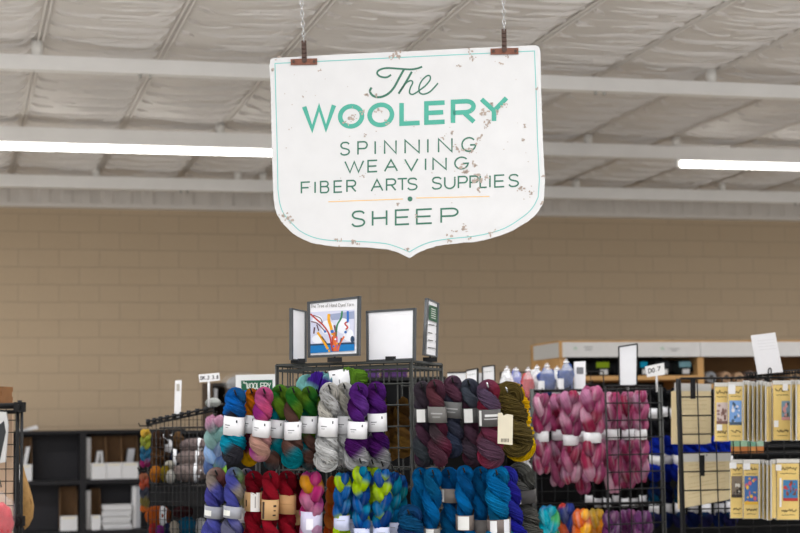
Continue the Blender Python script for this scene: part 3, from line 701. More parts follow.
for i, (x, xb, yt, d, w_, cols, ly, lab) in enumerate((
    (343, 341, 470, 5.84, 17, lc+[lim, lim], .58, 'blue and lime plaited hank, leftmost of its cluster'),
    (352, 352, 469, 5.92, 17, bc, .62, 'deep blue plaited hank second from the left of its cluster'),
    (361, 362, 463, 5.83, 17, lc, .74, 'blue and lime plaited hank with the highest top of its cluster'),
    (373, 372, 464, 5.91, 18, lc, .66, 'blue and lime plaited hank right of the highest topped one'),
    (383, 381, 466, 5.83, 18, lc+[lim], .72, 'blue and lime plaited hank with a lime strand near its top'),
    (393, 391, 469, 5.91, 17, bc+[lim], .66, 'blue plaited hank with teal top beside the end of the cluster'),
    (400, 399, 472, 5.95, 15, bc+[(20, 150, 160)], .74, 'blue and teal plaited hank, rightmost of its cluster'))):
    yarn_plait(lab, (x, yt), (xb, 560), d, w_, [mix(cols, 10, i*3+1), mix(cols, 10, i*3+2), mix(cols, 10, i*3+3)], 1.7+.15*(i % 3), g_low, ((ly, 15, (190, 196, 222), lm),))
yarn_hank('dark blue and magenta hank low at the corner of the tower', (409, 504), (414, 572), 5.82, 26, S1((20, 84, 130), (18, 70, 120), (150, 30, 100)), S1((24, 60, 110), (60, 50, 110)), .8, .3)
# right side of the tower: dusky hanks strung on long pegs that stick out to the right
for y_ in (390, 478):   # cross bars that carry the right hand hooks
    q0 = P(420, y_, 6.15); q1 = P(519 if y_ < 400 else 530, y_, 6.15); q1.z = q0.z; e0 = Vector((K_.x, K_.y, q0.z))+(Rc-K_)*.45
    bm = BM(); tube(bm, [e0, q0, q1, q1+HR*.012+UP*.014], .0048, 8); obj('cross_bar', bm, blk, tower, True)
C1, C2, C3, C4, C5 = (76, 66, 78), (94, 52, 70), (64, 66, 84), (72, 48, 66), (132, 44, 64)
DL = (74, 74, 74)
wl = lambda a, b: ((a, b, .05, .95, (214, 214, 212)),)
gm = ((-40, 24, .38, .46, (150, 150, 150)), (-30, 10, .6, .66, (140, 140, 140)))
gB = 'hanks on the right side of the tower'
def side_hank(label, top, bot, d, w_, sa, sb, turns, ph, bd): yarn_hank(label, top, bot, d, w_, sa, sb, turns, ph, gB, bd, hook=dict(reach=6.155-d, m=chrome if 480 < top[0] < 500 and top[1] < 400 else blk))
side_hank('smoky grey hank with white sticker, nearest the corner post', (422, 380.5), (424, 467), 5.925, 18.2, S1((84, 78, 86), (74, 64, 78), (70, 76, 82)), S1((70, 60, 70), (86, 56, 74), (80, 50, 70)), 1.2, .3, ((.40, 14, DL, wl(-40, 10)),))
side_hank('plum and brown hank second from the corner post', (435, 379), (441, 467), 5.865, 19.7, S1((110, 62, 72), (80, 66, 72), (116, 50, 74)), S1((96, 58, 76), (100, 44, 66), (92, 56, 70)), 1.15, .2, ((.40, 16, (104, 102, 100), gm),))
side_hank('slate blue hank in the middle of the dusky row', (453, 375), (452, 457), 5.93, 20.2, S1((94, 80, 98), (66, 72, 94), (58, 66, 88)), S1((100, 62, 80), (70, 74, 92), (64, 60, 80)), 1.15, .6, ((.42, 16, (96, 96, 96), gm),))
side_hank('dark slate and plum hank with white sticker', (469, 378), (473, 466), 5.935, 19.2, S1((82, 88, 100), (84, 58, 74), (90, 46, 62)), S1((70, 72, 88), (80, 44, 62), (76, 64, 76)), 1.3, 1.0, ((.42, 15, DL, wl(-44, 6)),))
side_hank('crimson and plum hank with printed grey label', (488, 379), (491, 468), 5.865, 24.0, S1((150, 48, 70), (128, 40, 62), (92, 64, 82)), S1((104, 84, 110), (112, 52, 74), (140, 46, 70)), 1.3, .1, ((.43, 17, (84, 82, 82), ((-62, -40, .05, .95, (214, 214, 212)), (-20, 40, .28, .42, (200, 200, 200)), (-24, 36, .52, .58, (180, 180, 180)))),))
t = yarn_hank('olive brown hank at the right end with a hanging cream tag', (507, 381), (517, 456), 6.04, 31, S1((92, 78, 40), (84, 70, 36), (98, 84, 44)), S1((88, 74, 38), (96, 82, 44), (84, 72, 40)), .05, 1.2, gB, hook=dict(reach=.115, m=chrome), N=110)
TG = Plane(490, 5.77, 520, 5.77)
bm = BM(); prism(bm, [TG.at(x, y) for x, y in ((498, 413), (502, 412.5), (503.5, 415.5), (507, 414), (513, 415), (512.5, 445), (497.5, 443.5))], -TG.n*.0012)
for k in range(6): box_pts = [(501+k*1.4, 438.5), (501.8+k*1.4, 438.5), (501.8+k*1.4, 442.2), (501+k*1.4, 442.2)]; f = bm.faces.new([bm.verts.new(TG.at(x, y, .0004)) for x, y in box_pts]); f.material_index = 1
o = obj('hang_tag', bm, [flat((200, 192, 172)), flat((90, 84, 76))]); bpy.context.view_layer.update(); o.parent = t; o.matrix_parent_inverse = t.matrix_world.inverted()
yarn_hank('yellow hank peeping out behind the olive brown one', (512, 382), (521, 460), 6.25, 29, S1((222, 170, 14), (226, 180, 24)), None, 1.1, .3, gB, hook=False)
CB, CB2 = (8, 108, 180), (10, 118, 192)
gl = (112, 110, 108)
side_hank('ocean blue hank at the tower corner, leftmost of the blues', (421, 467), (418, 560), 5.925, 18.2, S1((14, 116, 182), CB, (10, 80, 130)), S1(CB, (12, 98, 150), CB), .85, .2, ((.72, 12, gl, wl(-20, 20)),))
side_hank('ocean blue hank second from the tower corner', (433.5, 467), (430, 560), 5.865, 19.2, S1(CB2, (12, 116, 188), (16, 100, 140)), S1((16, 104, 156), CB, CB), 1.0, 1.5, ((.72, 13, gl, wl(-30, 10)),))
side_hank('ocean blue hank with a high grey label and sticker', (449, 467), (450, 560), 5.925, 19.2, S1((10, 84, 146), (12, 96, 150)), S1(CB, CB2), 1.1, .2, ((.30, 14, (118, 110, 104), wl(-70, -30)),))
side_hank('ocean blue hank with a low label, in front of the middle', (464.5, 465), (465, 560), 5.865, 19.2, S1((12, 124, 200), (8, 88, 150)), S1((10, 92, 156), CB), 1.15, .5, ((.60, 15, (108, 98, 92), wl(-46, 20)),))
side_hank('ocean blue hank behind, between the two labelled ones', (481, 466), (481, 560), 5.925, 18.2, S1((12, 90, 144), CB), S1(CB2, (10, 82, 140)), 1.1, 1.4, ((.66, 18, (96, 92, 90), ()),))
side_hank('ocean blue hank, rightmost, with two white stickers', (497, 465), (500, 560), 5.865, 25.0, S1((18, 128, 188), (20, 132, 194)), S1((14, 120, 190), (22, 110, 150)), 1.2, .4, ((.64, 15, (110, 100, 96), ((-46, -8, .05, .9, (220, 220, 222)), (16, 52, .0, 1, (206, 208, 214)))),))
side_hank('violet blue hank between the ocean blue and grey ones', (506, 466), (518, 560), 5.945, 22, S1((46, 42, 160), (40, 40, 170), (34, 36, 150)), S1((54, 60, 180), (36, 34, 150)), 1.0, .3, ())
side_hank('charcoal grey hank at the right end of the lower row', (518, 462), (530, 565), 6.05, 30, S1((84, 84, 80), (92, 90, 86)), S1((76, 76, 74), (88, 88, 84)), 1.15, .8, ((.33, 13, (60, 58, 58), wl(-50, -6)),))
# bronze hanks hung inside the tower, seen through the wire
for i, (x, y0, y1, d) in enumerate(((382, 396, 462, 6.2), (392, 398, 460, 6.27), (402, 396, 458, 6.2), (396, 470, 540, 6.24))):
    yarn_hank(['bronze hank inside the tower beside the purple yarn', 'bronze hank in the middle of the tower behind the wire', 'bronze hank inside the tower close to the corner post', 'dark bronze hank low inside the tower'][i], (x, y0), (x, y1), d, 17, S1((128, 92, 36), (96, 66, 30), (140, 104, 50)), S1((84, 58, 28), (150, 110, 60)), 1.3, i, 'bronze hanks inside the tower', hook=False, N=60, M=20)
# ------------------------------------------------------------------ sign holders on the tower
def holder(label, corners, pl, stem_x, stem_y, frame_c=(88, 90, 92), paper=(236, 236, 240), fw=2.0, extra=None, nm='sign_holder'):
    """corners: top-left, top-right, bottom-right, bottom-left picture points on upright plane pl"""
    t = thing(nm, label, 'sign', pl.at(stem_x, stem_y), 'sign holders on the tower')
    cs = [Vector(c) for c in corners]; mid = sum(cs, Vector((0, 0)))/4
    fm = mat('holder_frame_%d' % frame_c[0], frame_c, .35, .4)
    bm = BM(); prism(bm, [pl.at(c.x, c.y, 0) for c in cs], -pl.n*.004); obj('paper_sheet', bm, flat(paper, .35), t)
    bm = BM()
    for i in range(4):
        a, b = cs[i], cs[(i+1) % 4]; dab = (b-a).normalized(); nn = Vector((dab.y, -dab.x))
        if (mid-a).dot(nn) > 0: nn = -nn
        q = [a-nn*fw*.75-dab*fw*.3, b-nn*fw*.75+dab*fw*.3, b+nn*fw*.35+dab*fw*.3, a+nn*fw*.35-dab*fw*.3]
        prism(bm, [pl.at(v.x, v.y, .004) for v in q], -pl.n*.011)
    obj('frame', bm, fm, t)
    a = pl.at(stem_x, cs[2].y-1, -.004); bm = BM(); cyl(bm, a, Vector((a.x, a.y, zt_+.012)), .004, 8)
    obox(bm, Vector((a.x, a.y, zt_+.0075))-HR*.026-HF*.012, HR*.052, HF*.024, UP*.016); obj('stem_clamp', bm, black_plastic, t)
    if extra: extra(t, pl)
    return t
holder('narrow white sign sheet turned aside, leftmost on the tower', ((291.4, 308.5), (305.5, 311.5), (305.5, 361.5), (291.4, 359.5)), Plane(291, 6.05, 306, 6.16), 299, 364, fw=1.2)
def picture(t, pl):
    mp = lambda x, y, o=.0042: pl.at(300+x/7.1, 290+y/7.1, o)
    def poly(bm, pts, o, mi): bm.faces.new([bm.verts.new(mp(x, y, o)) for x, y in pts]).material_index = mi
    cols = [(206, 208, 228), (232, 234, 242), (150, 160, 190), (30, 118, 184), (44, 66, 92), (186, 70, 62), (232, 166, 40), (60, 130, 90), (54, 110, 190), (120, 84, 100), (220, 110, 60), (90, 60, 70), (200, 90, 130)]
    bm = BM(); poly(bm, [(80, 158), (392, 140), (392, 430), (80, 450)], .0042, 0)
    poly(bm, [(215, 172), (390, 150), (390, 205), (230, 215)], .0044, 2)
    for cx, cy, rx, ry in ((200, 265, 46, 50), (310, 255, 50, 55), (350, 320, 36, 44), (130, 350, 40, 30), (130, 210, 36, 30)): poly(bm, arc(cx, cy, rx, ry, 0, 342, 19), .0045, 1)
    poly(bm, [(80, 388), (392, 375), (392, 430), (80, 450)], .0047, 3); poly(bm, [(80, 384), (392, 370), (392, 384), (80, 396)], .0048, 4)
    poly(bm, arc(378, 350, 14, 24, 0, 342, 19), .0049, 4)
    mp2 = lambda x, y: mp(x, y, .0052)
    r = random.Random(4)
    for pts, w_, c in (([(80, 170), (130, 215), (170, 250), (215, 320), (235, 430)], 11, 5), ([(85, 225), (130, 238), (180, 290)], 8, 9), ([(212, 170), (210, 210), (225, 260), (240, 320)], 20, 6), ([(305, 150), (298, 200), (270, 250), (262, 330)], 12, 7), ([(345, 150), (346, 215), (340, 230)], 15, 8), ([(345, 225), (325, 240), (345, 265), (330, 280)], 10, 5), ([(130, 300), (165, 350), (205, 420)], 17, 6), ([(160, 330), (195, 380)], 9, 11), ([(320, 330), (290, 380), (275, 435)], 12, 10), ([(255, 300), (250, 370), (255, 436)], 26, 10), ([(235, 330), (240, 436)], 10, 5), ([(268, 330), (270, 436)], 9, 12), ([(100, 180), (150, 200), (165, 235)], 6, 11), ([(110, 265), (104, 310)], 10, 11), ([(125, 245), (140, 290)], 8, 11), ([(250, 250), (262, 300)], 14, 9), ([(215, 425), (212, 440)], 14, 6), ([(300, 340), (285, 400)], 8, 11)):
        ribbon(bm, [tuple(p) for p in smoothline(pts, 4)], w_, mp2, c)
    for x, y, s, c in ((235, 295, 12, 8), (185, 295, 9, 8), (330, 300, 9, 8), (270, 380, 8, 6), (245, 400, 8, 8), (258, 350, 7, 1)): bm.faces.new([bm.verts.new(mp(a, b, .0055)) for a, b in arc(x, y, s, s, 0, 330, 11)]).material_index = c
    obj('poster_picture', bm, [flat(c, .4) for c in cols], t)
    bm = BM(); x = 82.0
    for ch in 'The Tree of Hand-Dyed Yarn':
        if ch == ' ': x += 7; continue
        w_ = 11.5 if ch.isupper() else 9.2
        if ch in 'f-': w_ = 7
        sl = (x-82)/310
        if ch in GL: letter(bm, ch, x, x+w_, 104-sl*16, 128-sl*16, 2.6, lambda a, b: mp(a, b, .0046))
        x += w_+3.2
    obj('poster_title', bm, flat((120, 118, 116)), t)
holder('sign holder with a yarn wrapped tree picture, largest on the tower', ((308.5, 302.5), (359.5, 296.8), (358.8, 355), (309, 357)), Plane(308, 6.12, 360, 5.98), 334, 358, fw=2.2, extra=picture)
holder('blank white sign sheet in a dark frame, right of the picture', ((367, 311.5), (415, 308.6), (414.5, 359.5), (367.5, 361.5)), Plane(366, 6.1, 416, 5.99), 392, 362)
def menu(t, pl):
    bm = BM()
    bm.faces.new([bm.verts.new(pl.at(x, y, .0044)) for x, y in ((428.2, 304.6), (436.6, 307.6), (436.3, 323), (427.6, 319.6))])
    obj('printed_panel', bm, flat((52, 88, 66)), t)
    bm = BM()
    for k, (y, w_) in enumerate(((324.5, 6), (332.5, 4), (340, 5), (347.5, 7))):
        ribbon(bm, [(427.4-k*.25, y), (427.4-k*.25+w_, y+.9)], 1.0, lambda x, yy: pl.at(x, yy, .0044)); ribbon(bm, [(434.6-k*.2, y+1.6), (435.6-k*.2, y+1.8)], 1.2, lambda x, yy: pl.at(x, yy, .0044))
    obj('price_lines', bm, flat((112, 112, 112)), t)
    bm = BM()
    for k in range(5): ribbon(bm, [(430, 308.6+k*2.2), (434.5, 310.2+k*2.2)], .9, lambda x, yy: pl.at(x, yy, .0048))
    obj('panel_lines', bm, flat((190, 200, 190)), t)
holder('narrow printed price sign with green header, rightmost on the tower', ((427, 298.5), (438, 303.5), (436.4, 357), (424.4, 354.8)), Plane(425, 6.1, 438, 6.24), 431, 358, extra=menu, fw=1.2)
# ------------------------------------------------------------------ helpers for the things further back
def slab(bm, pl, pts, th, off=0.0, mi=0): prism(bm, [pl.at(x, y, off) for x, y in pts], -pl.n*th, mi)
def rect(x0, y0, x1, y1): return [(x0, y0), (x1, y0), (x1, y1), (x0, y1)]
def fplane(d): return Plane(300, d, 500, d)
def upto(name, bm, m, t, smooth=False):
    return obj(name, bm, m, t, smooth)
def ground_z(p, z=0): return Vector((p.x, p.y, z))
# ------------------------------------------------------------------ dark bookcase against the back wall
BY = 18.95
X = lambda px: on_y(px, 480, BY).x
Z = lambda py, px=60: on_y(px, py, BY).z
darkwood = mat('dark_laminate', (34, 33, 36), .55, var=.08, scale=8)
bc_ = thing('bookcase', 'dark bookcase with magazine files against the brown block wall', 'bookcase', (X(60), BY+.17, 0))
x0, x1 = X(-45), X(186); zt2 = Z(430.5); zs = [Z(480.5), Z(531.5)]; gap = zs[0]-zs[1]; zs += [zs[1]-gap, .08]
bm = BM(); box(bm, (x0, BY, zt2-.035), (x1, BY+.36, zt2)); upto('top_board', bm, darkwood, bc_)
bm = BM(); box(bm, (x0+.02, BY+.335, .0), (x1-.02, BY+.355, zt2-.03)); upto('back_panel', bm, mat('dark_back', (44, 43, 47), .6), bc_)
for px, w_ in ((-45, .05), (83, .07), (184.5, .05)):
    bm = BM(); box(bm, (X(px)-w_/2, BY, 0), (X(px)+w_/2, BY+.34, zt2-.035)); upto('upright', bm, darkwood, bc_)
for z in zs:
    bm = BM(); box(bm, (x0+.03, BY+.005, z-.045), (x1-.03, BY+.335, z)); upto('shelf', bm, darkwood, bc_)
cardb = mat('brown_cardboard', (116, 88, 62), .8, var=.08); whitecard = flat((222, 222, 224), .6); cream = flat((226, 218, 196), .6)
def magfile(label, xa, xb, zbase, hb, hf):
    zbase += .002
    t = thing('magazine_file', label, 'file holder', ((xa+xb)/2, BY+.12, zbase), 'magazine files on the dark bookcase')
    y0, y1 = BY+.03, BY+.28; th = .006
    bm = BM(); box(bm, (xa, y1-th, zbase), (xb, y1, zbase+hb)); box(bm, (xa, y0, zbase), (xb, y1, zbase+th))
    for x in (xa, xb-th):
        prism(bm, [Vector((x, y0+.006, zbase)), Vector((x, y0+.006, zbase+hf)), Vector((x, y0+.10, zbase+hb)), Vector((x, y1, zbase+hb)), Vector((x, y1, zbase))], Vector((th, 0, 0)))
    upto('box_body', bm, cardb, t)
    bm = BM(); box(bm, (xa, y0-.004, zbase), (xb, y0+.004, zbase+hf)); upto('front_panel', bm, whitecard, t)
    bm = BM(); box(bm, (xa+.02, y0-.006, zbase+hf-.03), (xb-.02, y0-.004, zbase+hf-.012)); upto('label_strip', bm, cream, t)
def leaning(label, xa, xb, zbase, h, lean, nm='magazine', cat='magazine', m=None, y=BY+.08, dy=.15, group='loose papers in the bookcase'):
    zbase += .0095
    bm = BM(); th = xb-xa
    prism(bm, [Vector((xa, y, zbase)), Vector((xa+lean, y, zbase+h)), Vector((xa+lean+th, y, zbase+h)), Vector((xa+th, y, zbase))], Vector((0, dy, 0)))
    o = obj(nm, bm, m or whitecard); tag(o, label, cat, group); return o
z1, z2 = zs[0], zs[1]
hf = Z(464)-Z(480.5); hb = Z(437)-Z(480.5)
magfile('magazine file at the left end of the upper bookcase shelf', X(18), X(32), z1, hb, hf)
magfile('magazine file right after the white binder on the upper shelf', X(91.5), X(106.4), z1, hb, hf)
magfile('middle one of the three joined magazine files', X(106.8), X(122), z1, hb, hf)
magfile('right hand one of the three joined magazine files', X(122.4), X(138.5), z1, hb, hf)
magfile('magazine file alone on the lower shelf left of the upright', X(60.5), X(77.6), z2, hb, hf*.9)
magfile('magazine file on the lower shelf left of the paper stacks', X(91.6), X(101), z2, hb*.95, hf*.9)
leaning('white magazine leaning in the left end file', X(20.5), X(24), z1, .36, .065)
leaning('white magazine leaning left in the first joined file', X(93.6), X(96.4), z1, .30, .05, y=BY+.1)
leaning('white magazine leaning right in the first joined file', X(103), X(105.2), z1, .30, -.02, y=BY+.1)
leaning('grey magazine leaning in the right hand joined file', X(124.6), X(131.5), z1, .32, .05, y=BY+.1, m=flat((180, 182, 188)))
leaning('white binder standing beside the upright on the upper shelf', X(86.9), X(91.2), z1, .45, .0, 'binder', 'binder', group='white binders in the bookcase')
leaning('white binder left of the file on the lower shelf', X(86.9), X(91.2), z2, .42, .0, 'binder', 'binder', group='white binders in the bookcase')
leaning('white binder at the right end of the lower shelf', X(133.5), X(137), z2, .46, .0, 'binder', 'binder', group='white binders in the bookcase')
leaning('grey binder last on the lower shelf', X(137.4), X(141), z2, .46, .0, 'binder', 'binder', m=flat((170, 172, 178)), group='white binders in the bookcase')
rs = random.Random(5); zz = z2+.002
for k in range(4):
    h = .062; dx0 = rs.uniform(-.005, .012)+(.0 if k else 0); bm = BM()
    for j in range(6):
        dxx = rs.uniform(-.012, .012); box(bm, (X(102.2)+dx0+dxx, BY+.03+rs.uniform(0, .02), zz+j*h/6+.0008), (X(131.5)+dx0+dxx, BY+.27, zz+(j+1)*h/6))
    o = obj('paper_bundle', bm, whitecard); tag(o, ['paper bundle at the bottom of the stack on the lower shelf', 'paper bundle second from the bottom of the shelf stack', 'paper bundle second from the top of the shelf stack', 'paper bundle on top of the stack on the lower shelf'][k], 'paper', 'stacked paper bundles'); zz += h+.007
bm = BM(); box(bm, (X(17), BY+.02, zt2), (X(27), BY+.25, zt2+.02)); prism(bm, [Vector((X(26), BY+.02, zt2)), Vector((X(26), BY+.02, zt2+.03)), Vector((X(37), BY+.02, zt2+.06)), Vector((X(38), BY+.02, zt2+.02))], Vector((0, .2, 0)))
o = obj('paper_sheet', bm, whitecard); tag(o, 'loose white papers on top of the dark bookcase', 'paper')
# ------------------------------------------------------------------ rack at the left edge
LP = Plane(-80, 7.62, 18, 7.55)
rack = thing('wire_rack', 'black wire grid rack cut by the left edge of the picture', 'display rack', ground_z(LP.at(-10, 450)))
a_, b_ = LP.at(-80, 430), LP.at(17, 430); ztl = LP.at(17, 408).z; du = Vector((b_.x-a_.x, b_.y-a_.y, 0)); wl_ = du.length; du.normalize()
bm = BM(); wire_grid(bm, ground_z(a_, .05), du, UP, wl_, ztl-.05, .0535, .0535, .0021); upto('grid_panel', bm, blk, rack)
bd = ground_z(b_, .05)-LP.n*.02; bm = BM(); wire_grid(bm, bd, Vector((b_.x-EYE.x, b_.y-EYE.y, 0)).normalized(), UP, .40, ztl-.05, .0535, .0535, .0021); upto('grid_panel', bm, blk, rack)
for s in (0, .022):
    bm = BM(); cyl(bm, ground_z(b_)+du*s, ground_z(b_, ztl+.01)+du*s, .007, 8); upto('post', bm, blk, rack)
bm = BM(); cyl(bm, Vector((a_.x, a_.y, ztl+.012)), Vector((b_.x, b_.y, ztl+.012))+du*.02, .011, 8); cyl(bm, Vector((a_.x, a_.y, ztl-.016))-LP.n*.03, Vector((b_.x, b_.y, ztl-.016))-LP.n*.03, .009, 8); upto('top_rail', bm, black_plastic, rack)
for z in (ztl+.004, LP.at(18, 521).z):
    c = Vector((b_.x, b_.y, z))+du*.012; bm = BM(); obox(bm, c-du*.022-UP*.022+LP.n*.018, du*.044, -LP.n*.036, UP*.044); cyl(bm, c+LP.n*.016, c+LP.n*.03, .012, 10); cyl(bm, c-du*.0+UP*.0, c+UP*.03, .010, 8); upto('connector', bm, black_plastic, rack)
crM = mat('crate_wood', (132, 92, 58), .7, var=.12, scale=20); cz = ztl+.024
t = thing('wooden_crate', 'brown wooden crate with slatted side on top of the left edge rack', 'crate', Vector((LP.at(-20, 400).x, LP.at(-20, 400).y, cz)))
p = LP.at(10, 400, -.02)-du*.05; p.z = cz; L_ = .40
bm = BM(); obox(bm, p, -du*L_, -LP.n*.14, UP*.008); upto('bottom', bm, crM, t)
for z in (.008, .052):
    bm = BM(); obox(bm, p+UP*z, -du*L_, -LP.n*.01, UP*.022); upto('slat', bm, crM, t); bm = BM(); obox(bm, p+UP*z-LP.n*.13, -du*L_, -LP.n*.01, UP*.022); upto('slat', bm, crM, t)
for s in (0, L_-.015):
    bm = BM(); obox(bm, p-du*s-LP.n*.0105, -du*.015, -LP.n*.119, UP*.074); upto('end_panel', bm, crM, t)
LB = Plane(-80, 7.76, 18, 7.69)
bm = BM(); slab(bm, LB, rect(-30, 414, 12.5, 700), .01); o = obj('cardboard_panel', bm, mat('tan_board', (206, 176, 150), .7)); tag(o, 'tan cardboard panel standing behind the left wire grid', 'board')
LC = Plane(-80, 7.60, 18, 7.53)
t = thing('hanging_packet', 'white packet with dark stripes hanging at the left edge', 'packet', LC.at(2, 415), None)
bm = BM(); slab(bm, LC, [(-16, 411), (6, 412), (8, 425), (5, 462), (-16, 466)], .012); upto('card', bm, flat((206, 206, 206)), t)
bm = BM(); slab(bm, LC, [(-2, 426), (4, 421), (6, 432), (0, 460), (-6, 458)], .002, .0022); upto('dark_print', bm, flat((58, 60, 62)), t)
bm = BM(); cyl(bm, LC.at(-4, 410.5, .006), LC.at(-4, 410, -.08), .003, 6); upto('hook', bm, blk, rack)
def lump(name, c, rx, ry, rz, m, seed, amp=.16, parent=None, U=28, V=18, fr=2.2):
    bm = BM(); bmesh.ops.create_uvsphere(bm, u_segments=U, v_segments=V, radius=1)
    for v in bm.verts:
        k = 1+amp*noise.noise(v.co*fr+Vector((seed*3.1, seed, 0)))+amp*.45*noise.noise(v.co*fr*2.7+Vector((seed, 0, 5)))
        q = v.co*k; v.co = c+HR*(q.x*rx)+HF*(q.y*ry)+UP*(q.z*rz)
    return obj(name, bm, m, parent, True)
def plastic():
    m = mat('clear_plastic', (236, 238, 242), .18, var=.01, spec=.5, alpha=.09); return m
redfib = mat('red_fibre', (186, 62, 70), .8, var=.2, scale=40, bump=.5)
c = P(1, 516, 7.35); t = thing('bagged_fibre', 'red fibre in a clear plastic bag low at the left edge', 'yarn', c)
lump('fibre', c-UP*.03, .055, .05, .085, redfib, 3, .12, t); lump('plastic_bag', c-UP*.01, .062, .056, .105, plastic(), 4, .22, t)
bm = BM(); q = c+UP*.125; cyl(bm, q, LP.at(-2, 480, -.02), .003, 6); upto('hook', bm, blk, rack)
basket = mat('woven_tan', (158, 122, 74), .75, var=.18, scale=60, bump=.6)
t = thing('tan_bag', 'tan woven bag hanging behind the left edge rack', 'bag', P(26, 500, 7.9))
def outline_solid(name, pts, d, th, m, parent, amp=.0):
    pl = fplane(d); bm = BM(); F = [bm.verts.new(pl.at(x, y)) for x, y in pts]; n = len(pts); cx_ = sum(p[0] for p in pts)/n; cy_ = sum(p[1] for p in pts)/n
    mid = [bm.verts.new(pl.at(x+(cx_-x)*.22, y+(cy_-y)*.22, th*.8)) for x, y in pts]; mb = [bm.verts.new(pl.at(x+(cx_-x)*.22, y+(cy_-y)*.22, -th*.8)) for x, y in pts]
    cf, cb = bm.verts.new(pl.at(cx_, cy_, th)), bm.verts.new(pl.at(cx_, cy_, -th))
    for i in range(n):
        j = (i+1) % n
        bm.faces.new((F[i], F[j], mid[j], mid[i])); bm.faces.new((F[j], F[i], mb[i], mb[j])); bm.faces.new((mid[i], mid[j], cf)); bm.faces.new((mb[j], mb[i], cb))
    return obj(name, bm, m, parent, True)
outline_solid('bag_body', [(21.5, 461), (22.8, 467), (25, 474), (28.5, 485), (32, 497), (34, 508), (33, 518), (29, 526), (24.5, 530), (22.2, 522), (21.6, 500), (21.4, 475)], 7.75, .045, basket, t)
bm = BM(); pl = fplane(7.75); tube(bm, [pl.at(x, y, .03) for x, y in ((26, 499), (28, 496), (31, 497), (33, 502), (32, 508), (29, 510))], .004, 8); upto('handle', bm, basket, t)
bm = BM(); tube(bm, [pl.at(20.6, 464), pl.at(20.4, 448), pl.at(19.9, 446)], .003, 6); upto('strap', bm, basket, t)
# ------------------------------------------------------------------ low dark gondolas behind the racks
def gondola(label, xa, xb, ytop, d, dep, nm='gondola_shelf', col=(22, 22, 24)):
    pl = Plane(xa, d, xb, d+.05); a, b = pl.at(xa, ytop), pl.at(xb, ytop); b.z = a.z; u = (b-a); n = -pl.n
    t = thing(nm, label, 'shelf', ground_z((a+b)/2)); m = mat('gondola_black_%d' % col[0], col, .6)
    bm = BM(); obox(bm, ground_z(a)+n*(dep-.02), u, n*.02, UP*a.z); upto('back_panel', bm, m, t)
    for p in (a, b-u.normalized()*.02):
        bm = BM(); obox(bm, ground_z(p), u.normalized()*.02, n*(dep-.02), UP*a.z); upto('side_panel', bm, m, t)
    z = a.z
    while z > .1:
        bm = BM(); obox(bm, ground_z(a, z-.02)+u.normalized()*.021, u-u.normalized()*.042, n*(dep-.021), UP*.02); upto('shelf', bm, m, t); z -= .34
    return t, pl, a.z
g1, gp1, gz1 = gondola('black gondola shelf behind the wire bin on the left', 151, 292, 431, 10.6, .4)
g2, gp2, gz2 = gondola('black gondola shelf seen through the front tower', 296, 446, 378.5, 10.7, .4)
g3, gp3, gz3 = gondola('black gondola shelf behind the dusky hanks', 415, 519, 384.5, 8.9, .35)
g4, gp4, gz4 = gondola('black gondola shelf behind the pink braids and pattern envelopes', 532, 850, 392, 10.4, .4)
bm = BM(); plx = Plane(380, 6.2, 402, 6.17); slab(bm, plx, rect(383, 382.5, 400.5, 406), .004); o = obj('hang_card', bm, flat((20, 20, 22))); tag(o, 'black hang card inside the tower above the bronze hanks', 'card')
bm = BM(); cyl(bm, plx.at(391, 381.9, -.002), plx.at(391, 372, .0), .002, 6); upto('hook', bm, blk, tower)
# folded cloth on the gondola behind the tower
for k, (xa, xb, y0, c_, lab) in enumerate(((352, 380, 368, (92, 62, 120), 'purple folded cloth behind the tower under the blank sign'), (382, 408, 367.5, (84, 54, 104), 'dark purple folded cloth behind the tower corner'), (318, 346, 372, (52, 50, 56), 'black folded cloth behind the tower under the picture sign'))):
    a, b = gp2.at(xa, y0, -.04), gp2.at(xb, y0, -.04); z0 = gz2; bm = BM(); n_ = 3; h = (a.z-z0)/n_
    for j in range(n_): obox(bm, Vector((a.x, a.y, z0+j*h+.0005)), Vector((b.x-a.x, b.y-a.y, 0)), -gp2.n*.25, UP*(h-.001))
    bmesh.ops.bevel(bm, geom=list(bm.edges), offset=h*.3, segments=2, affect='EDGES'); o = obj('folded_cloth', bm, flat(c_, .9)); tag(o, lab, 'cloth', 'folded cloths behind the tower')
# ------------------------------------------------------------------ wire bin of balls left of the tower
BN = Plane(147, 8.6, 213, 8.4)
wbin = thing('wire_bin', 'black wire bin with capped uprights full of yarn, left of the tower', 'display rack', ground_z(BN.at(180, 450)))
topline = lambda x: 421.5-(x-148)*.215
bm = BM(); n = 17
for i in range(n):
    x = 148+i*4.1; p = BN.at(x, topline(x)+1.5); cyl(bm, ground_z(p, .04), p, .0012 if i % 2 else .0024, 6)
zb = .04
za = BN.at(180, 420).z
while za > .1:
    p, q = BN.at(148, 430), BN.at(213.6, 430); p.z = q.z = za; cyl(bm, p+BN.n*.004, q+BN.n*.004, .0012, 6); za -= .045
for yy in (0, 3.2): cyl(bm, BN.at(147, topline(147)+yy), BN.at(214, topline(214)+yy), .006, 6)
upto('grid_panel', bm, blk, wbin)
for x in (148, 154.3, 160.5, 167, 174, 181.5, 188.7, 197.3, 206):
    bm = BM(); p = BN.at(x, topline(x)); cyl(bm, p-UP*.014, p+UP*.012, .011, 10); upto('end_cap', bm, black_plastic, wbin)
bdep = .55; A0, B0 = ground_z(BN.at(148, 450)), ground_z(BN.at(213.6, 450)); ub = (B0-A0).normalized()
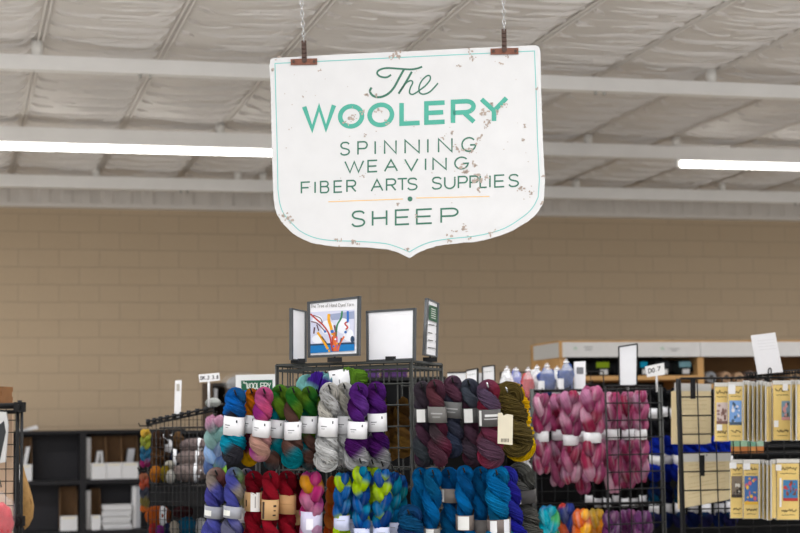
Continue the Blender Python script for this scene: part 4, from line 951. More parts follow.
for s in (A0, B0):
    bm = BM(); wire_grid(bm, s+UP*.04, Vector((s.x-EYE.x, s.y-EYE.y, 0)).normalized(), UP, bdep, (BN.at(148, 423).z-.04), .11, .073, .002); upto('side_grid', bm, blk, wbin)
def tray(y, lip):
    p = BN.at(150, y); z = p.z; bm = BM(); obox(bm, ground_z(A0, z)-BN.n*.02, B0-A0, -BN.n*(bdep-.03), UP*.008); obox(bm, ground_z(A0, z)-BN.n*.02, B0-A0, -BN.n*.006, UP*lip); upto('tray', bm, mat('black_tray', (20, 20, 22), .6), wbin); return z+.009
tz1 = tray(489.5, .018); tz2 = tray(543.5, .02)
p = BN.at(150, 506); bm = BM(); obox(bm, ground_z(A0, p.z)-BN.n*.022, B0-A0, -BN.n*.006, UP*(BN.at(150, 488).z-p.z)); upto('tray_front', bm, mat('black_tray', (20, 20, 22), .6), wbin)
def ball(label, cx_, cy_, wpx, hpx, d, rgb, group, bnd=None, rgb2=None, zfix=None):
    c = P(cx_, cy_, d); rx, rz = wpx*d/F_PX/2, hpx*d/F_PX/2; ry = (rx+rz)/2*.9; _skn[0] += 1; sd = _skn[0]
    if zfix: c.z = zfix+rz*1.02
    t = thing('yarn_ball', label, 'yarn', c, group); verts, cols, uvs, faces = [], [], [], []; U_, V_ = 40, 22
    l1, l2 = s2l(rgb), s2l(rgb2 or rgb)
    for j in range(V_+1):
        al = PI*j/V_
        for i in range(U_):
            be = 2*PI*i/U_; e = 1+.035*math.cos(7*be+9*al)+.035*math.cos(14*al-3*be)+.07*noise.noise((math.cos(be)*2, math.sin(be)*2, al*2+sd))
            s_ = math.sin(al)**.8; verts.append(Vector((rx*math.cos(al)*e, ry*s_*math.cos(be)*e, rz*s_*math.sin(be)*e))); uvs.append((be/(2*PI), al))
            k = .5+.5*noise.noise((al*2+sd, be*.8, 2)); cols.append(tuple(lerp(a, b, k) for a, b in zip(l1, l2)))
    for j in range(V_):
        for i in range(U_): faces.append((j*U_+i, j*U_+(i+1) % U_, (j+1)*U_+(i+1) % U_, (j+1)*U_+i))
    o = finish('yarn', verts, faces, cols, uvs, YARN, t)
    t.rotation_euler = (0, 0, -YAW)
    if bnd:      # sleeve round the ball: (position along x -1..1, width fraction)
        x_, w_ = bnd; bm = BM(); S = 28; rings = []
        for xx in (x_-w_/2, x_+w_/2):
            s_ = max(.35, math.sqrt(max(0, 1-xx*xx)))*1.09+.03; rings.append([bm.verts.new((rx*xx, ry*s_*math.cos(2*PI*k/S), rz*s_*math.sin(2*PI*k/S))) for k in range(S)])
        for k in range(S): bm.faces.new((rings[0][k], rings[0][(k+1) % S], rings[1][(k+1) % S], rings[1][k])).smooth = True
        b2 = obj('label_band', bm, flat((232, 232, 236))); b2.parent = t
    return t
gb = 'yarn balls in the wire bin'; dB = 8.68
TAU = (158, 142, 138)
ball('taupe ball with white sleeve, bottom of three stacked ones', 191, 472, 36, 20, 8.66, TAU, gb, (.6, .74))
ball('taupe ball with white sleeve, middle of three stacked ones', 193, 458, 33, 17, 8.68, TAU, gb, (.6, .74))
ball('taupe ball with white sleeve, top of three stacked ones', 195, 445.5, 30, 15, 8.7, (140, 124, 122), gb, (.6, .74))
ball('orange ball at the left end of the upper tray', 156, 474, 12, 17, 8.64, (206, 124, 36), gb)
ball('teal ball on the upper tray beside the orange one', 160, 471, 12, 18, 8.74, (12, 140, 152), gb)
ball('olive ball on the upper tray between teal and white', 165.5, 474, 10, 17, 8.62, (140, 118, 22), gb)
ball('white ball low on the upper tray', 170.5, 477, 9, 14, 8.60, (226, 222, 214), gb)
ball('cream ball resting above the low white one', 169.5, 466, 10, 11, 8.66, (222, 216, 200), gb)
ball('navy ball with a white sleeve behind the cream one', 175, 463, 11, 26, 8.74, (28, 34, 60), gb, (.1, .7))
ball('rust ball on the lower tray with a white sleeve', 158, 516, 25, 21, 8.72, (176, 84, 26), gb, (.5, .5))
ball('red ball at the left end of the bottom tray', 153, 530, 8, 14, 8.62, (186, 52, 50), gb)
ball('purple ball on the bottom tray', 160, 531, 9, 12, 8.60, (140, 42, 140), gb)
ball('navy ball on the bottom tray beside the purple one', 167.5, 530, 9, 14, 8.62, (32, 40, 84), gb)
ball('cream ball on the bottom tray beside the large teal one', 174.5, 529, 11, 16, 8.62, (206, 196, 180), gb)
ball('large teal ball on the bottom tray', 187, 527, 19, 20, 8.64, (12, 96, 132), gb)
ball('white ball at the right end of the bottom tray', 201, 527, 12, 18, 8.64, (226, 226, 228), gb)
ball('dark red ball on the lower tray behind the wires', 183, 512, 20, 12, 8.78, (74, 32, 36), gb)
def back_hank(label, x, y0, y1, d, w_, sa, group, bands=(), turns=1.3, ph=.5, hook=None, nm=None): return yarn_hank(label, (x, y0), (x, y1), d, w_, sa, None, turns, ph, group, bands, hook=False, N=60, M=24)
bw = lambda q, h: ((q, h, (210, 210, 214), ()),)
back_hank('dark brown hank hung inside the wire bin', 158, 430, 468, 8.72, 13, S1((72, 50, 36), (96, 66, 40)), 'hanks in the wire bin')
back_hank('black brown hank with a long white label in the wire bin', 167, 429, 466, 8.78, 12, S1((60, 46, 38), (80, 60, 46)), 'hanks in the wire bin', bw(.45, 24))
back_hank('tan brown hank in the wire bin beside the taupe balls', 178, 431, 455, 8.82, 12, S1((110, 82, 54), (84, 62, 44)), 'hanks in the wire bin')
bm = BM(); p, q = BN.at(150, 428, -.08), BN.at(212, 428, -.08); q.z = p.z; cyl(bm, p, q, .004, 8); cyl(bm, p-BN.n*.04, q-BN.n*.04, .004, 8); upto('hanging_rail', bm, blk, wbin)
yarn_plait('yellow to plum gradient plait at the left side of the wire bin', (146, 428), (145, 468), 8.5, 10, [S1((226, 180, 70), (160, 170, 60), (40, 110, 150), (150, 40, 100))]*3, 1.6, 'plaits beside the wire bin', hook=False)
yarn_plait('rust and olive plait below the gradient one', (144, 472), (145, 513), 8.5, 9, [S1((170, 100, 70), (190, 80, 50), (60, 64, 80), (120, 110, 60), (210, 110, 50))]*3, 1.6, 'plaits beside the wire bin', hook=False)
bm = BM(); p = BN.at(146, 426); tube(bm, [p-BN.n*.02+ub*.02, p+BN.n*.05, p+BN.n*.06+UP*.015], .003, 6); p = BN.at(145, 470.5); tube(bm, [p-BN.n*.02+ub*.02, p+BN.n*.05, p+BN.n*.06+UP*.015], .003, 6); upto('hook', bm, blk, wbin)
yarn_plait('pastel pink, mint and blue plait behind the blue hank', (217, 415), (215, 476), 8.2, 22, [S1((136, 88, 110), (92, 128, 126), (110, 140, 180), (110, 170, 40)), S1((142, 104, 124), (104, 134, 132), (58, 80, 124), (84, 128, 40)), S1((128, 84, 108), (88, 122, 120), (84, 102, 132), (56, 74, 114))], 1.3, 'plaits beside the wire bin', hook=False, m=ROVING)
ball('pale green and white ball behind the blue hank', 213, 402.5, 15, 9, 8.5, (206, 216, 204), 'loose balls behind the tower', rgb2=(226, 226, 226))
bm = BM(); p = BN.at(213, 413.5); q = P(217, 415, 8.2); tube(bm, [p, Vector((q.x, q.y, q.z+.002)), q+UP*.016-HF*.01], .003, 6); upto('hook', bm, blk, wbin)
# tag and card that stand on the bin
def small_sign(label, corners, d, stem, ybot, text=(), nm='shelf_tag', paper=(232, 232, 234), ink=(80, 80, 84), edge=None, cat='sign', group=None, off=.0):
    xs_ = [c[0] for c in corners]; pl = Plane(min(xs_), d, max(xs_), d+off); t = thing(nm, label, cat, pl.at(stem, corners[2][1]), group)
    bm = BM(); slab(bm, pl, corners, .004); upto('card', bm, flat(paper), t)
    if edge:
        bm = BM(); cs = [Vector(c) for c in corners]; mid = sum(cs, Vector((0, 0)))/4
        for i in edge:
            a, b = cs[i], cs[(i+1) % 4]; dd = (b-a).normalized(); nn = Vector((dd.y, -dd.x)); nn = nn if (a-mid).dot(nn) > 0 else -nn
            slab(bm, pl, [tuple(a-nn*.4-dd*.3), tuple(b-nn*.4+dd*.3), tuple(b+nn*.9+dd*.3), tuple(a+nn*.9-dd*.3)], .008, .003)
        upto('frame', bm, mat('dark_frame', (34, 34, 36), .5), t)
    if text:
        bm = BM()
        for ch, xa, xb, yt, yb, w_ in text: letter(bm, ch, xa, xb, yt, yb, w_, lambda x, y: pl.at(x, y, .0006), -.12)
        upto('lettering', bm, flat(ink), t)
    if ybot:
        bm = BM(); a = pl.at(stem, corners[2][1]-1.5, -.006); b = pl.at(stem, ybot, -.006); b.x, b.y = a.x, a.y; cyl(bm, a, b, .006, 8); upto('stem', bm, flat((214, 214, 216)), t)
    return t, pl
def word(s, x, y, w_, h, gap, sl, lw): return [(ch, x+i*(w_+gap), x+i*(w_+gap)+w_, y+sl*i*(w_+gap), y+h+sl*i*(w_+gap), lw) for i, ch in enumerate(s) if ch != ' ']
small_sign('white size tag on a thin stem above the wire bin', [(198.6, 374.6), (219.2, 372.6), (220, 380.4), (199.6, 382.3)], 8.42, 208.6, 408.5, word('DK,2.3.8', 200.8, 376.4, 1.7, 3.2, .55, -.06, .75))
t, pl = small_sign('tall narrow white card clipped to the wire bin rim', [(175.2, 380.5), (181.6, 380), (180.6, 417), (174, 417)], 8.52, 178, None, nm='price_card')
bm = BM(); slab(bm, pl, rect(176.6, 384, 179.6, 391), .001, .0012); upto('printed_panel', bm, flat((176, 172, 164)), t)
# dark shelf unit, plastic bag, shop sign on a post
dk = mat('dark_brown_wood', (74, 60, 48), .6, var=.12, scale=10)
pl = Plane(201, 13.4, 280, 13.4); t = thing('shelf_unit', 'dark brown shelf unit standing far behind the wire bin', 'shelf', ground_z(pl.at(220, 450)))
a, b = pl.at(202, 383), pl.at(228, 383); b.z = a.z; u = b-a; un = u.normalized()
bm = BM(); obox(bm, ground_z(a), un*.085, -pl.n*.4, UP*a.z); upto('side_panel', bm, dk, t)
bm = BM(); obox(bm, ground_z(b)-un*.02, un*.02, -pl.n*.4, UP*a.z); upto('side_panel', bm, dk, t)
bm = BM(); obox(bm, a-UP*.025+un*.086, u-un*.107, -pl.n*.4, UP*.025); upto('top_board', bm, mat('black_top', (40, 36, 34), .5), t)
bm = BM(); obox(bm, ground_z(a)+un*.086-pl.n*.38, u-un*.107, -pl.n*.02, UP*(a.z-.026)); upto('back_panel', bm, mat('deep_brown', (52, 38, 28), .7), t)
bm = BM(); p = pl.at(213, 404, -.03); cyl(bm, pl.at(206, 404, -.03)+UP*.0, pl.at(226, 404, -.03), .006, 6); upto('rail', bm, chrome, t)
bm = BM(); slab(bm, Plane(201, 13.46, 280, 13.46), [(213.8, 387.5), (217.5, 388.5), (217, 404), (214, 404)], .02); o = obj('price_card', bm, whitecard); tag(o, 'white card leaning inside the dark brown shelf unit', 'card')
t, pl5, z5 = gondola('low black shelf behind the green header sign', 229, 300, 391, 12.6, .4)
c = pl5.at(243, 381, -.2); c.z = z5+.065
t = thing('plastic_bag', 'clear plastic bag of grey fleece beside the dark brown shelf unit', 'bag', c)
gf = mat('grey_fleece', (150, 150, 150), .85, var=.15, scale=30, bump=.4)
lump('fleece', c-HR*.05-UP*.005, .075, .09, .052, gf, 7, .15, t); lump('fleece', c+HR*.06+UP*.012, .085, .10, .045, mat('pale_fleece', (196, 198, 200), .8, var=.1, scale=30), 8, .15, t); lump('plastic_wrap', c+UP*.008, .16, .13, .068, plastic(), 9, .18, t)
GS = Plane(235, 7.6, 277, 7.55)
t = thing('header_sign', 'white header sign with green shop name panel behind the yarn tower', 'sign', ground_z(GS.at(256, 400)))
bm = BM(); slab(bm, GS, [(235.6, 375), (277.5, 374), (277.8, 420), (236, 420)], .01); upto('board', bm, flat((226, 228, 230)), t)
bm = BM(); slab(bm, GS, [(241.2, 380.6), (272.6, 379.8), (272.8, 391), (241.4, 391.8)], .001, .0015); upto('green_panel', bm, flat((34, 92, 68)), t)
bm = BM(); [letter(bm, *q, lambda x, y: GS.at(x, y, .0022), -.02) for q in word('WOOLERY', 246.6, 383.2, 3.0, 5.6, .55, -.01, .8)]; [letter(bm, *q, lambda x, y: GS.at(x, y, .0022)) for q in word('The', 243.0, 381.6, 1.0, 2.2, .4, 0, .45)]
upto('shop_name_lettering', bm, flat((220, 226, 220)), t)
bm = BM(); p = GS.at(256, 420, -.02); cyl(bm, ground_z(p, .02), p, .012, 10); upto('post', bm, blk, t)
bm = BM(); p = ground_z(p); obox(bm, p-HR*.18-HF*.15, HR*.36, HF*.3, UP*.02); upto('base', bm, blk, t)
# ------------------------------------------------------------------ back right: wooden fabric shelves
FY = 13.0
fx = lambda px, py=360: on_y(px, py, FY).x
fz = lambda py, px=640: on_y(px, py, FY).z
wood = mat('pale_wood', (196, 152, 98), .55, var=.12, scale=7); wallw = flat((214, 212, 210)); 
t = thing('wooden_shelving', 'pale wooden shelving with white header boards along the back right', 'shelf', (fx(680), FY+.35, 0))
X0, X1 = fx(561), fx(880); zh0, zh1 = fz(357), fz(342.2); dep = .75
bm = BM(); box(bm, (X0, FY-.02, zh0), (fx(699.4), FY, zh1)); upto('header_board', bm, wallw, t)
bm = BM(); box(bm, (fx(699.9), FY-.02, zh0), (X1, FY, zh1)); upto('header_board', bm, wallw, t)
bm = BM(); box(bm, (X0-.02, FY-.02, zh0), (X0-.001, FY+.62, zh1)); upto('end_header_board', bm, flat((200, 198, 194)), t)
bm = BM(); box(bm, (X0, FY+.001, zh1-.02), (X1, FY+dep, zh1+.014)); upto('top_board', bm, wood, t)
bm = BM(); box(bm, (X0-.024, FY-.026, zh0-.004), (X0+.004, FY-.0205, zh1+.004)); upto('corner_strip', bm, wood, t)
bm = BM(); box(bm, (X0-.02, FY+.001, zh1+.0005), (X0-.0005, FY+.62, zh1+.014)); upto('end_trim', bm, wood, t)
for px, w_ in ((563, .05), (701, .055), (866, .05)):
    bm = BM(); box(bm, (fx(px)-w_/2, FY+.01, 0), (fx(px)+w_/2, FY+dep-.03, zh1-.021)); upto('upright', bm, wood, t)
bm = BM(); box(bm, (X0, FY+dep-.03, 0), (fx(700), FY+dep, zh1-.021)); upto('back_panel', bm, mat('dark_back_board', (44, 40, 36), .7), t)
bm = BM(); box(bm, (fx(700)+.001, FY+dep-.03, 0), (X1, FY+dep, zh1-.021)); upto('back_panel', bm, mat('brown_back_board', (150, 116, 76), .6, var=.1, scale=6), t)
zl1 = fz(375.5); zl2 = fz(384.5)
for za, pa, pb in ((zl1, 563, 701), (zl2, 701, 866), (zl1-.55, 563, 701), (zl2-.5, 701, 866), (zl1-1.1, 563, 701), (zl2-1.0, 701, 866)):
    bm = BM(); box(bm, (fx(pa)+.03, FY+.012, za-.035), (fx(pb)-.03, FY+dep-.031, za)); upto('shelf', bm, wood, t)
bm = BM()
mp = lambda x, y: on_y(x, y, FY-.0215)
for xa, xb, y in ((584, 593, 347), (585, 592, 349.6), (668, 680, 348.6), (671, 677, 350.6)):
    ribbon(bm, [(xa+i*(xb-xa)/8, y+(.5 if i % 2 else -.5)) for i in range(9)], .6, mp)
upto('header_lettering', bm, flat((150, 150, 150)), t)
bm = BM()
for x in (575, 662): ribbon(bm, [(x-1.5, 347.5), (x, 349.5), (x+1, 347), (x+2, 350)], .7, mp)
upto('header_mark', bm, flat((150, 190, 160)), t)
def bolt(label, xa, xb, rgb, patch, lblc=(206, 206, 206)):
    A = on_y(xa, 366, FY+.12); B = on_y(xb, 366, FY+.12); r = (fz(359.5)-zl1)/2; z = zl1+r
    t = thing('fabric_bolt', label, 'fabric bolt', ((A.x+B.x)/2, A.y, zl1), 'fabric bolts on the wooden shelving')
    bm = BM(); box(bm, (A.x, A.y-r*.8, zl1+.001), (B.x, A.y+.45, zl1+2*r)); bmesh.ops.bevel(bm, geom=list(bm.edges), offset=r*.45, segments=3, affect='EDGES'); upto('wound_cloth', bm, flat(rgb, .9), t, True)
    m_ = (A.x+B.x)/2; w_ = (B.x-A.x)
    bm = BM(); box(bm, (m_-w_*.28, A.y-r*.8-.006, zl1+r*1.05), (m_+w_*.30, A.y-r*.8+.002, zl1+r*1.75)); upto('cloth_end', bm, flat(patch, .9), t)
    bm = BM(); box(bm, (m_-w_*.12, A.y-r*.8-.009, zl1+r*.2), (m_+w_*.22, A.y-r*.8+.001, zl1+r*.8)); upto('price_label', bm, flat(lblc), t)
for xa, xb, c_, p_, lab in ((572, 588, (26, 28, 30), (30, 34, 34), 'black fabric bolt at the left end of the wooden shelf'), (589, 611, (22, 26, 26), (126, 150, 26), 'black fabric bolt with a lime green end'), (612, 634, (24, 26, 28), (40, 42, 44), 'black fabric bolt behind the framed blank sign'), (635, 647, (18, 22, 26), (10, 140, 176), 'black fabric bolt with a bright teal end'), (648, 671, (24, 26, 28), (36, 38, 42), 'black fabric bolt behind the white size tag'), (672, 692, (20, 26, 26), (112, 150, 160), 'black fabric bolt with a pale blue end')): bolt(lab, xa, xb, c_, p_)
def yroll(label, px, wpx, rgb, hole=True):
    c = on_y(px, 377, FY+.1); r = wpx*13.4/F_PX/2; z = zl2+r+.003
    t = thing('yarn_cone', label, 'yarn', (c.x, c.y, zl2), 'yarn cones on the wooden shelving')
    bm = BM(); S = 28; prof_ = [(0, r*.42), (0, r*.85), (.02, r), (.22, r*.92), (.24, r*.7), (.24, r*.3)]; rings = []
    for yy, rr_ in prof_: rings.append([bm.verts.new((c.x+rr_*math.cos(2*PI*k/S), c.y-.05+yy, z+rr_*math.sin(2*PI*k/S)*1.0)) for k in range(S)])
    for a, b in zip(rings, rings[1:]):
        for k in range(S): bm.faces.new((a[k], a[(k+1) % S], b[(k+1) % S], b[k])).smooth = True
    upto('yarn', bm, mat('cone_yarn_%d_%d' % (rgb[0], rgb[2]), rgb, .9, var=.15, scale=60, bump=.5), t)
    bm = BM(); cyl(bm, Vector((c.x, c.y-.045, z)), Vector((c.x, c.y+.2, z)), r*.42, 20); upto('core', bm, flat((60, 54, 50)), t)
for px, w_, c_, lab in ((709, 13, (140, 142, 146), 'grey yarn cone at the left of the right hand shelf'), (724, 13, (168, 136, 108), 'tan yarn cone second on the right hand shelf'), (737, 12, (178, 146, 116), 'light tan yarn cone third on the right hand shelf'), (749, 14, (104, 86, 78), 'brown yarn cone left of the leaning white paper'), (764, 13, (140, 130, 124), 'grey brown yarn cone behind the leaning white paper'), (792, 13, (150, 124, 96), 'tan yarn cone right of the leaning white paper')): yroll(lab, px, w_, c_)
# ------------------------------------------------------------------ price cards on the gondola behind the dusky hanks
gpc = 'price cards behind the dusky hanks'
small_sign('blank white price card behind the slate hanks, leftmost', [(447.5, 373), (466, 372.4), (466, 386), (447.5, 386)], 9.0, 456, None, nm='price_card', group=gpc, edge=(0,))
small_sign('white price card turned aside, middle of the three', [(466.6, 370.8), (477.3, 368.8), (477.4, 384.4), (466.8, 386)], 9.0, 471, None, word('HHH', 468, 374, 2.0, 1.6, .5, -.15, .4), nm='price_card', group=gpc, edge=(0, 1), ink=(170, 172, 170), off=-.05)
small_sign('white price card in a dark frame, rightmost of the three', [(482.6, 367), (494.2, 365.6), (494.6, 381), (482.8, 382)], 9.0, 488, 386, word('HHH', 484.5, 371, 2.2, 1.6, .5, -.1, .4), nm='price_card', group=gpc, edge=(0, 1, 3), ink=(176, 178, 176))
small_sign('low white shelf label standing between two price cards', [(478, 373), (482.4, 373), (482.4, 386), (478, 386)], 9.02, 480, None, nm='price_card', group=gpc)
# ------------------------------------------------------------------ bagged fibre on a grid behind the pink braids
BG = Plane(500, 9.75, 606, 9.85)
t = bagrack = thing('wire_rack', 'black wire grid holding small bagged fibre behind the pink braids', 'display rack', ground_z(BG.at(550, 450)))
a, b = BG.at(501, 400), BG.at(604, 400); du = Vector((b.x-a.x, b.y-a.y, 0)); w_ = du.length; du.normalize(); bm = BM(); wire_grid(bm, ground_z(a, .04), du, UP, w_, BG.at(550, 372).z-.04, .0762, .0762, .0024); upto('grid_panel', bm, blk, t)
cloudy = mat('cloudy_plastic', (232, 234, 238), .25, var=.03, spec=.5, alpha=.30); clearbag = mat('clear_bag', (236, 238, 242), .2, var=.01, spec=.4, alpha=.12)
def pouch(label, x, yt, yb, wpx, d, rgb, seed, group='bags of fibre on the wire grid', card=False):
    c0, c1 = P(x, yt, d), P(x, yb, d); H = (c0-c1).length; W = wpx*d/F_PX; t = thing('bagged_fibre', label, 'bagged fibre', c0, group); rr_ = random.Random(seed)
    fm = mat('fibre_%d_%d_%d' % rgb, rgb, .85, var=.25, scale=45, bump=.5)
    lump('fibre', c1+UP*H*.42, W*.45, .036, H*.42, fm, seed, .34, t, fr=1.7)
    S = 20
    def ring(bm, q, ww): return [bm.verts.new(c0-UP*H*q+HR*(W/2*ww*math.cos(2*PI*k/S)*(1+.28*noise.noise((k*.9, q*6, seed))))+HF*(.046*(ww**.8)*math.sin(2*PI*k/S)*(1+.2*noise.noise((k*1.3, q*8, seed+3))))) for k in range(S)]
    for nm_, prof_, m_ in (('bag_neck', ((0, .16), (.04, .2), (.10, .13), (.18, .36), (.27, .56), (.36, .78)), cloudy), ('plastic_bag', ((.362, .782), (.46, .88), (.7, 1.0), (.93, .98), (1, .8)), clearbag)):
        bm = BM(); rings = [ring(bm, q, ww) for q, ww in prof_]
        for p, q in zip(rings, rings[1:]):
            for k in range(S): bm.faces.new((p[k], p[(k+1) % S], q[(k+1) % S], q[k]))
        if nm_ == 'plastic_bag': bm.faces.new(rings[-1][::-1])
        upto(nm_, bm, m_, t, True)
    if card:
        bm = BM(); p = c1+UP*H*.06-HF*.05-HR*W*.5; obox(bm, p, HR*W*.34, HF*.002, UP*H*.34); upto('label_card', bm, whitecard, t)
    bm = BM(); tube(bm, [c0-UP*H*.10+HR*.0+(HR*math.cos(k)*.013+HF*math.sin(k)*.011) for k in [i*PI/4 for i in range(8)]], .004, 6, True); upto('tie', bm, flat((230, 230, 232)), t)
    p = c0-UP*H*.10; bm = BM(); cyl(bm, p+HF*.019, p+HF*.16, .003, 6); upto('hook', bm, blk, bagrack)
    return t
for i, (x, yt, yb, w_, d, rgb, lab) in enumerate(((507, 366, 400, 15, 9.55, (214, 214, 220), 'bag of white fibre at the left end, behind the olive hank'), (516, 367, 396, 14, 9.70, (110, 116, 176), 'bag of lavender fibre second from the left'), (528, 367, 401, 15, 9.5, (176, 48, 52), 'bag of red fibre above the left end of the pink braids'), (537, 365, 392, 14, 9.6, (222, 224, 230), 'bag of white fibre beside the red one'), (547, 363, 393, 19, 9.5, (40, 66, 128), 'bag of blue fibre, the left one of two'), (566, 359, 392, 18, 9.5, (36, 62, 118), 'bag of blue fibre, the right one with the pointed top'), (557, 366, 394, 14, 9.62, (214, 216, 224), 'bag of white fibre between the two blue ones'), (526, 402, 444, 17, 9.5, (226, 214, 196), 'bag of cream fibre below the red one'), (527, 455, 503, 16, 9.5, (210, 206, 206), 'bag of pale fibre low left of the pink braids'))): pouch(lab, x, yt, yb, w_, d, rgb, 20+i, card='blue fibre' in lab)
t, pl = small_sign('white hang card with a grey square beside the blue bags', [(574, 361.8), (585.6, 361.2), (585.2, 398), (574.3, 398)], 9.5, 580, None, nm='hang_card')
bm = BM(); slab(bm, pl, rect(576.6, 367.2, 583.4, 374), .001, .0012); upto('printed_square', bm, flat((120, 122, 126)), t)
bm = BM(); cyl(bm, pl.at(580, 364, -.0075), P(580, 376, 9.8), .003, 6); upto('hook', bm, blk, bagrack)
# ------------------------------------------------------------------ pink braids and their rack
G1 = Plane(606.5, 8.85, 662, 9.05)
pk = thing('wire_rack', 'black wire grid rack hung with pink fibre braids', 'display rack', ground_z(P(600, 450, 9.2)))
def gp(parent, pl, xa, xb, yt, cu, cv, r, m=blk):
    a, b = pl.at(xa, 430), pl.at(xb, 430); du = Vector((b.x-a.x, b.y-a.y, 0)); w_ = du.length; du.normalize(); zt = pl.at(xa, yt).z
    bm = BM(); wire_grid(bm, ground_z(a, .03), du, UP, w_, zt-.03, cu, cv, r); upto('grid_panel', bm, m, parent); return zt
gp(pk, G1, 606.5, 662, 386, .072, .0905, .0034)
p0, p1 = P(532, 391, 9.35), P(660, 386, 9.35); p1.z = p0.z
for dz in (0, .62):
    bm = BM(); cyl(bm, p0-UP*dz, p1-UP*dz, .008, 8); upto('hanging_rail', bm, blk, pk)
for p in (p0, p1):
    bm = BM(); cyl(bm, ground_z(p), p+UP*.012, .013, 8); upto('post', bm, mat('grey_post', (74, 76, 74), .5, .3), pk)
pinks = [(128, 42, 76), (142, 70, 102), (134, 86, 112), (118, 28, 56), (158, 112, 132), (130, 56, 90), (112, 44, 76)]
gpk = 'pink fibre braids'
for i, (x, yt, xb, yb, d, w_, bq, lab) in enumerate(((542, 391, 542, 476, 9.12, 18, 436, 'pink fibre braid at the left end of the row'), (557.5, 390, 558, 490, 9.23, 16, 434.5, 'pink fibre braid second from the left'), (570, 388, 572, 486, 9.1, 21, 439.5, 'pink fibre braid third from the left with a lower label'), (583, 391, 583, 498, 9.31, 15, 436, 'pink fibre braid hanging lowest, behind its neighbours'), (592, 383, 593, 485, 9.0, 23, 437, 'pink fibre braid with the highest top'), (605, 389, 605, 478, 9.22, 14, 434, 'pink fibre braid tucked behind the left edge of the wire'), (613, 388, 613, 497, 9.1, 17, 434, 'pink fibre braid first behind the wire'), (628, 388, 628, 492, 9.21, 16, 434, 'pink fibre braid second behind the wire'), (640.5, 387, 641, 486, 9.1, 16, 434, 'pink fibre braid at the right end behind the wire'))):
    yarn_plait(lab, (x, yt), (xb, yb), d, w_, [mix(pinks, 11, i*5+1), mix(pinks, 11, i*5+2), mix(pinks, 11, i*5+3)], 1.3+.12*(i % 3), gpk, (((bq-yt)/(yb-yt), 10.5, (232, 232, 236), ()),), hook=False, m=ROVING, nm='fibre_braid', cat='fibre braid', rr=.265, streak=.6)
    q = P(x, yt, d)+UP*.002; bm = BM(); tube(bm, [q-HF*.03+UP*.012, q-HF*.025, Vector((q.x, q.y, q.z))+HF*.2], .003, 6); upto('hook', bm, blk, pk)
for i, (x, yt, w_, cs, lab) in enumerate(((549, 504, 20, [(10, 130, 150), (20, 150, 170), (60, 150, 90), (14, 110, 160)], 'teal fibre braid at the left end of the lower row'), (567, 501, 18, [(30, 50, 120), (200, 60, 50), (40, 60, 150), (220, 100, 60)], 'navy and coral fibre braid in the lower row'), (582, 507, 18, [(216, 110, 24), (200, 90, 30), (226, 160, 40)], 'orange fibre braid in the lower row'), (597, 507, 18, [(206, 160, 50), (180, 150, 60), (220, 140, 40)], 'gold fibre braid in the lower row'), (612, 509, 18, [(96, 44, 90), (80, 40, 84), (120, 60, 110)], 'plum fibre braid first behind the wire in the lower row'), (628, 508, 19, [(92, 48, 92), (84, 36, 80), (116, 56, 100)], 'plum fibre braid second behind the wire in the lower row'), (643, 509, 18, [(86, 44, 88), (74, 34, 74), (110, 60, 104)], 'plum fibre braid third behind the wire in the lower row'))):
    yarn_plait(lab, (x, yt), (x, 585), 9.06+.14*(i % 2), w_, [mix(cs, 8, i+41), mix(cs, 8, i+51), mix(cs, 8, i+61)], 1.5, 'fibre braids in the lower row', hook=False, m=ROVING, nm='fibre_braid', cat='fibre braid', rr=.29, streak=.5)
for i, x in enumerate((589, 598, 607, 616, 625, 634, 643, 653)):
    back_hank('black hank with white label behind the pink braids, %s from the left' % ['first', 'second', 'third', 'fourth', 'fifth', 'sixth', 'seventh', 'eighth'][i], x, 455, 530, 9.95+.06*(i % 2), 9.0, S1((26, 24, 26), (34, 30, 34)), 'black hanks behind the pink braids', bw(.62, 9))
# ------------------------------------------------------------------ hanks behind the right hand wire panel
BK, NV, BL = S1((22, 22, 26), (30, 30, 36)), S1((14, 24, 70), (18, 34, 84)), S1((16, 44, 170), (20, 52, 190), (14, 36, 140))
TLN = S1((16, 40, 90), (10, 70, 100), (30, 30, 70))
ords = ['first', 'second', 'third', 'fourth', 'fifth', 'sixth', 'seventh']
for i, x in enumerate((653, 663.5, 674)): back_hank('black hank with white label high beside the beige packet, %s from the left' % ords[i], x, 387, 436, 9.9, 10, BK, 'hanks behind the right wire panel', bw(.52, 10))
for i, x in enumerate((655, 667, 679, 691, 703, 715, 727)): back_hank('bright blue hank between the beige packets, %s from the left' % ords[i], x, 435, 482, 9.9+.08*(i % 2), 13.5, BL, 'hanks behind the right wire panel', bw(.52, 10))
for i, x in enumerate((654, 667, 680, 693, 706, 719, 731)): back_hank('navy hank low behind the wire panel, %s from the left' % ords[i], x, 481, 528, 9.9+.08*(i % 2), 12, NV if i % 2 else TLN, 'hanks behind the right wire panel', bw(.58, 12))
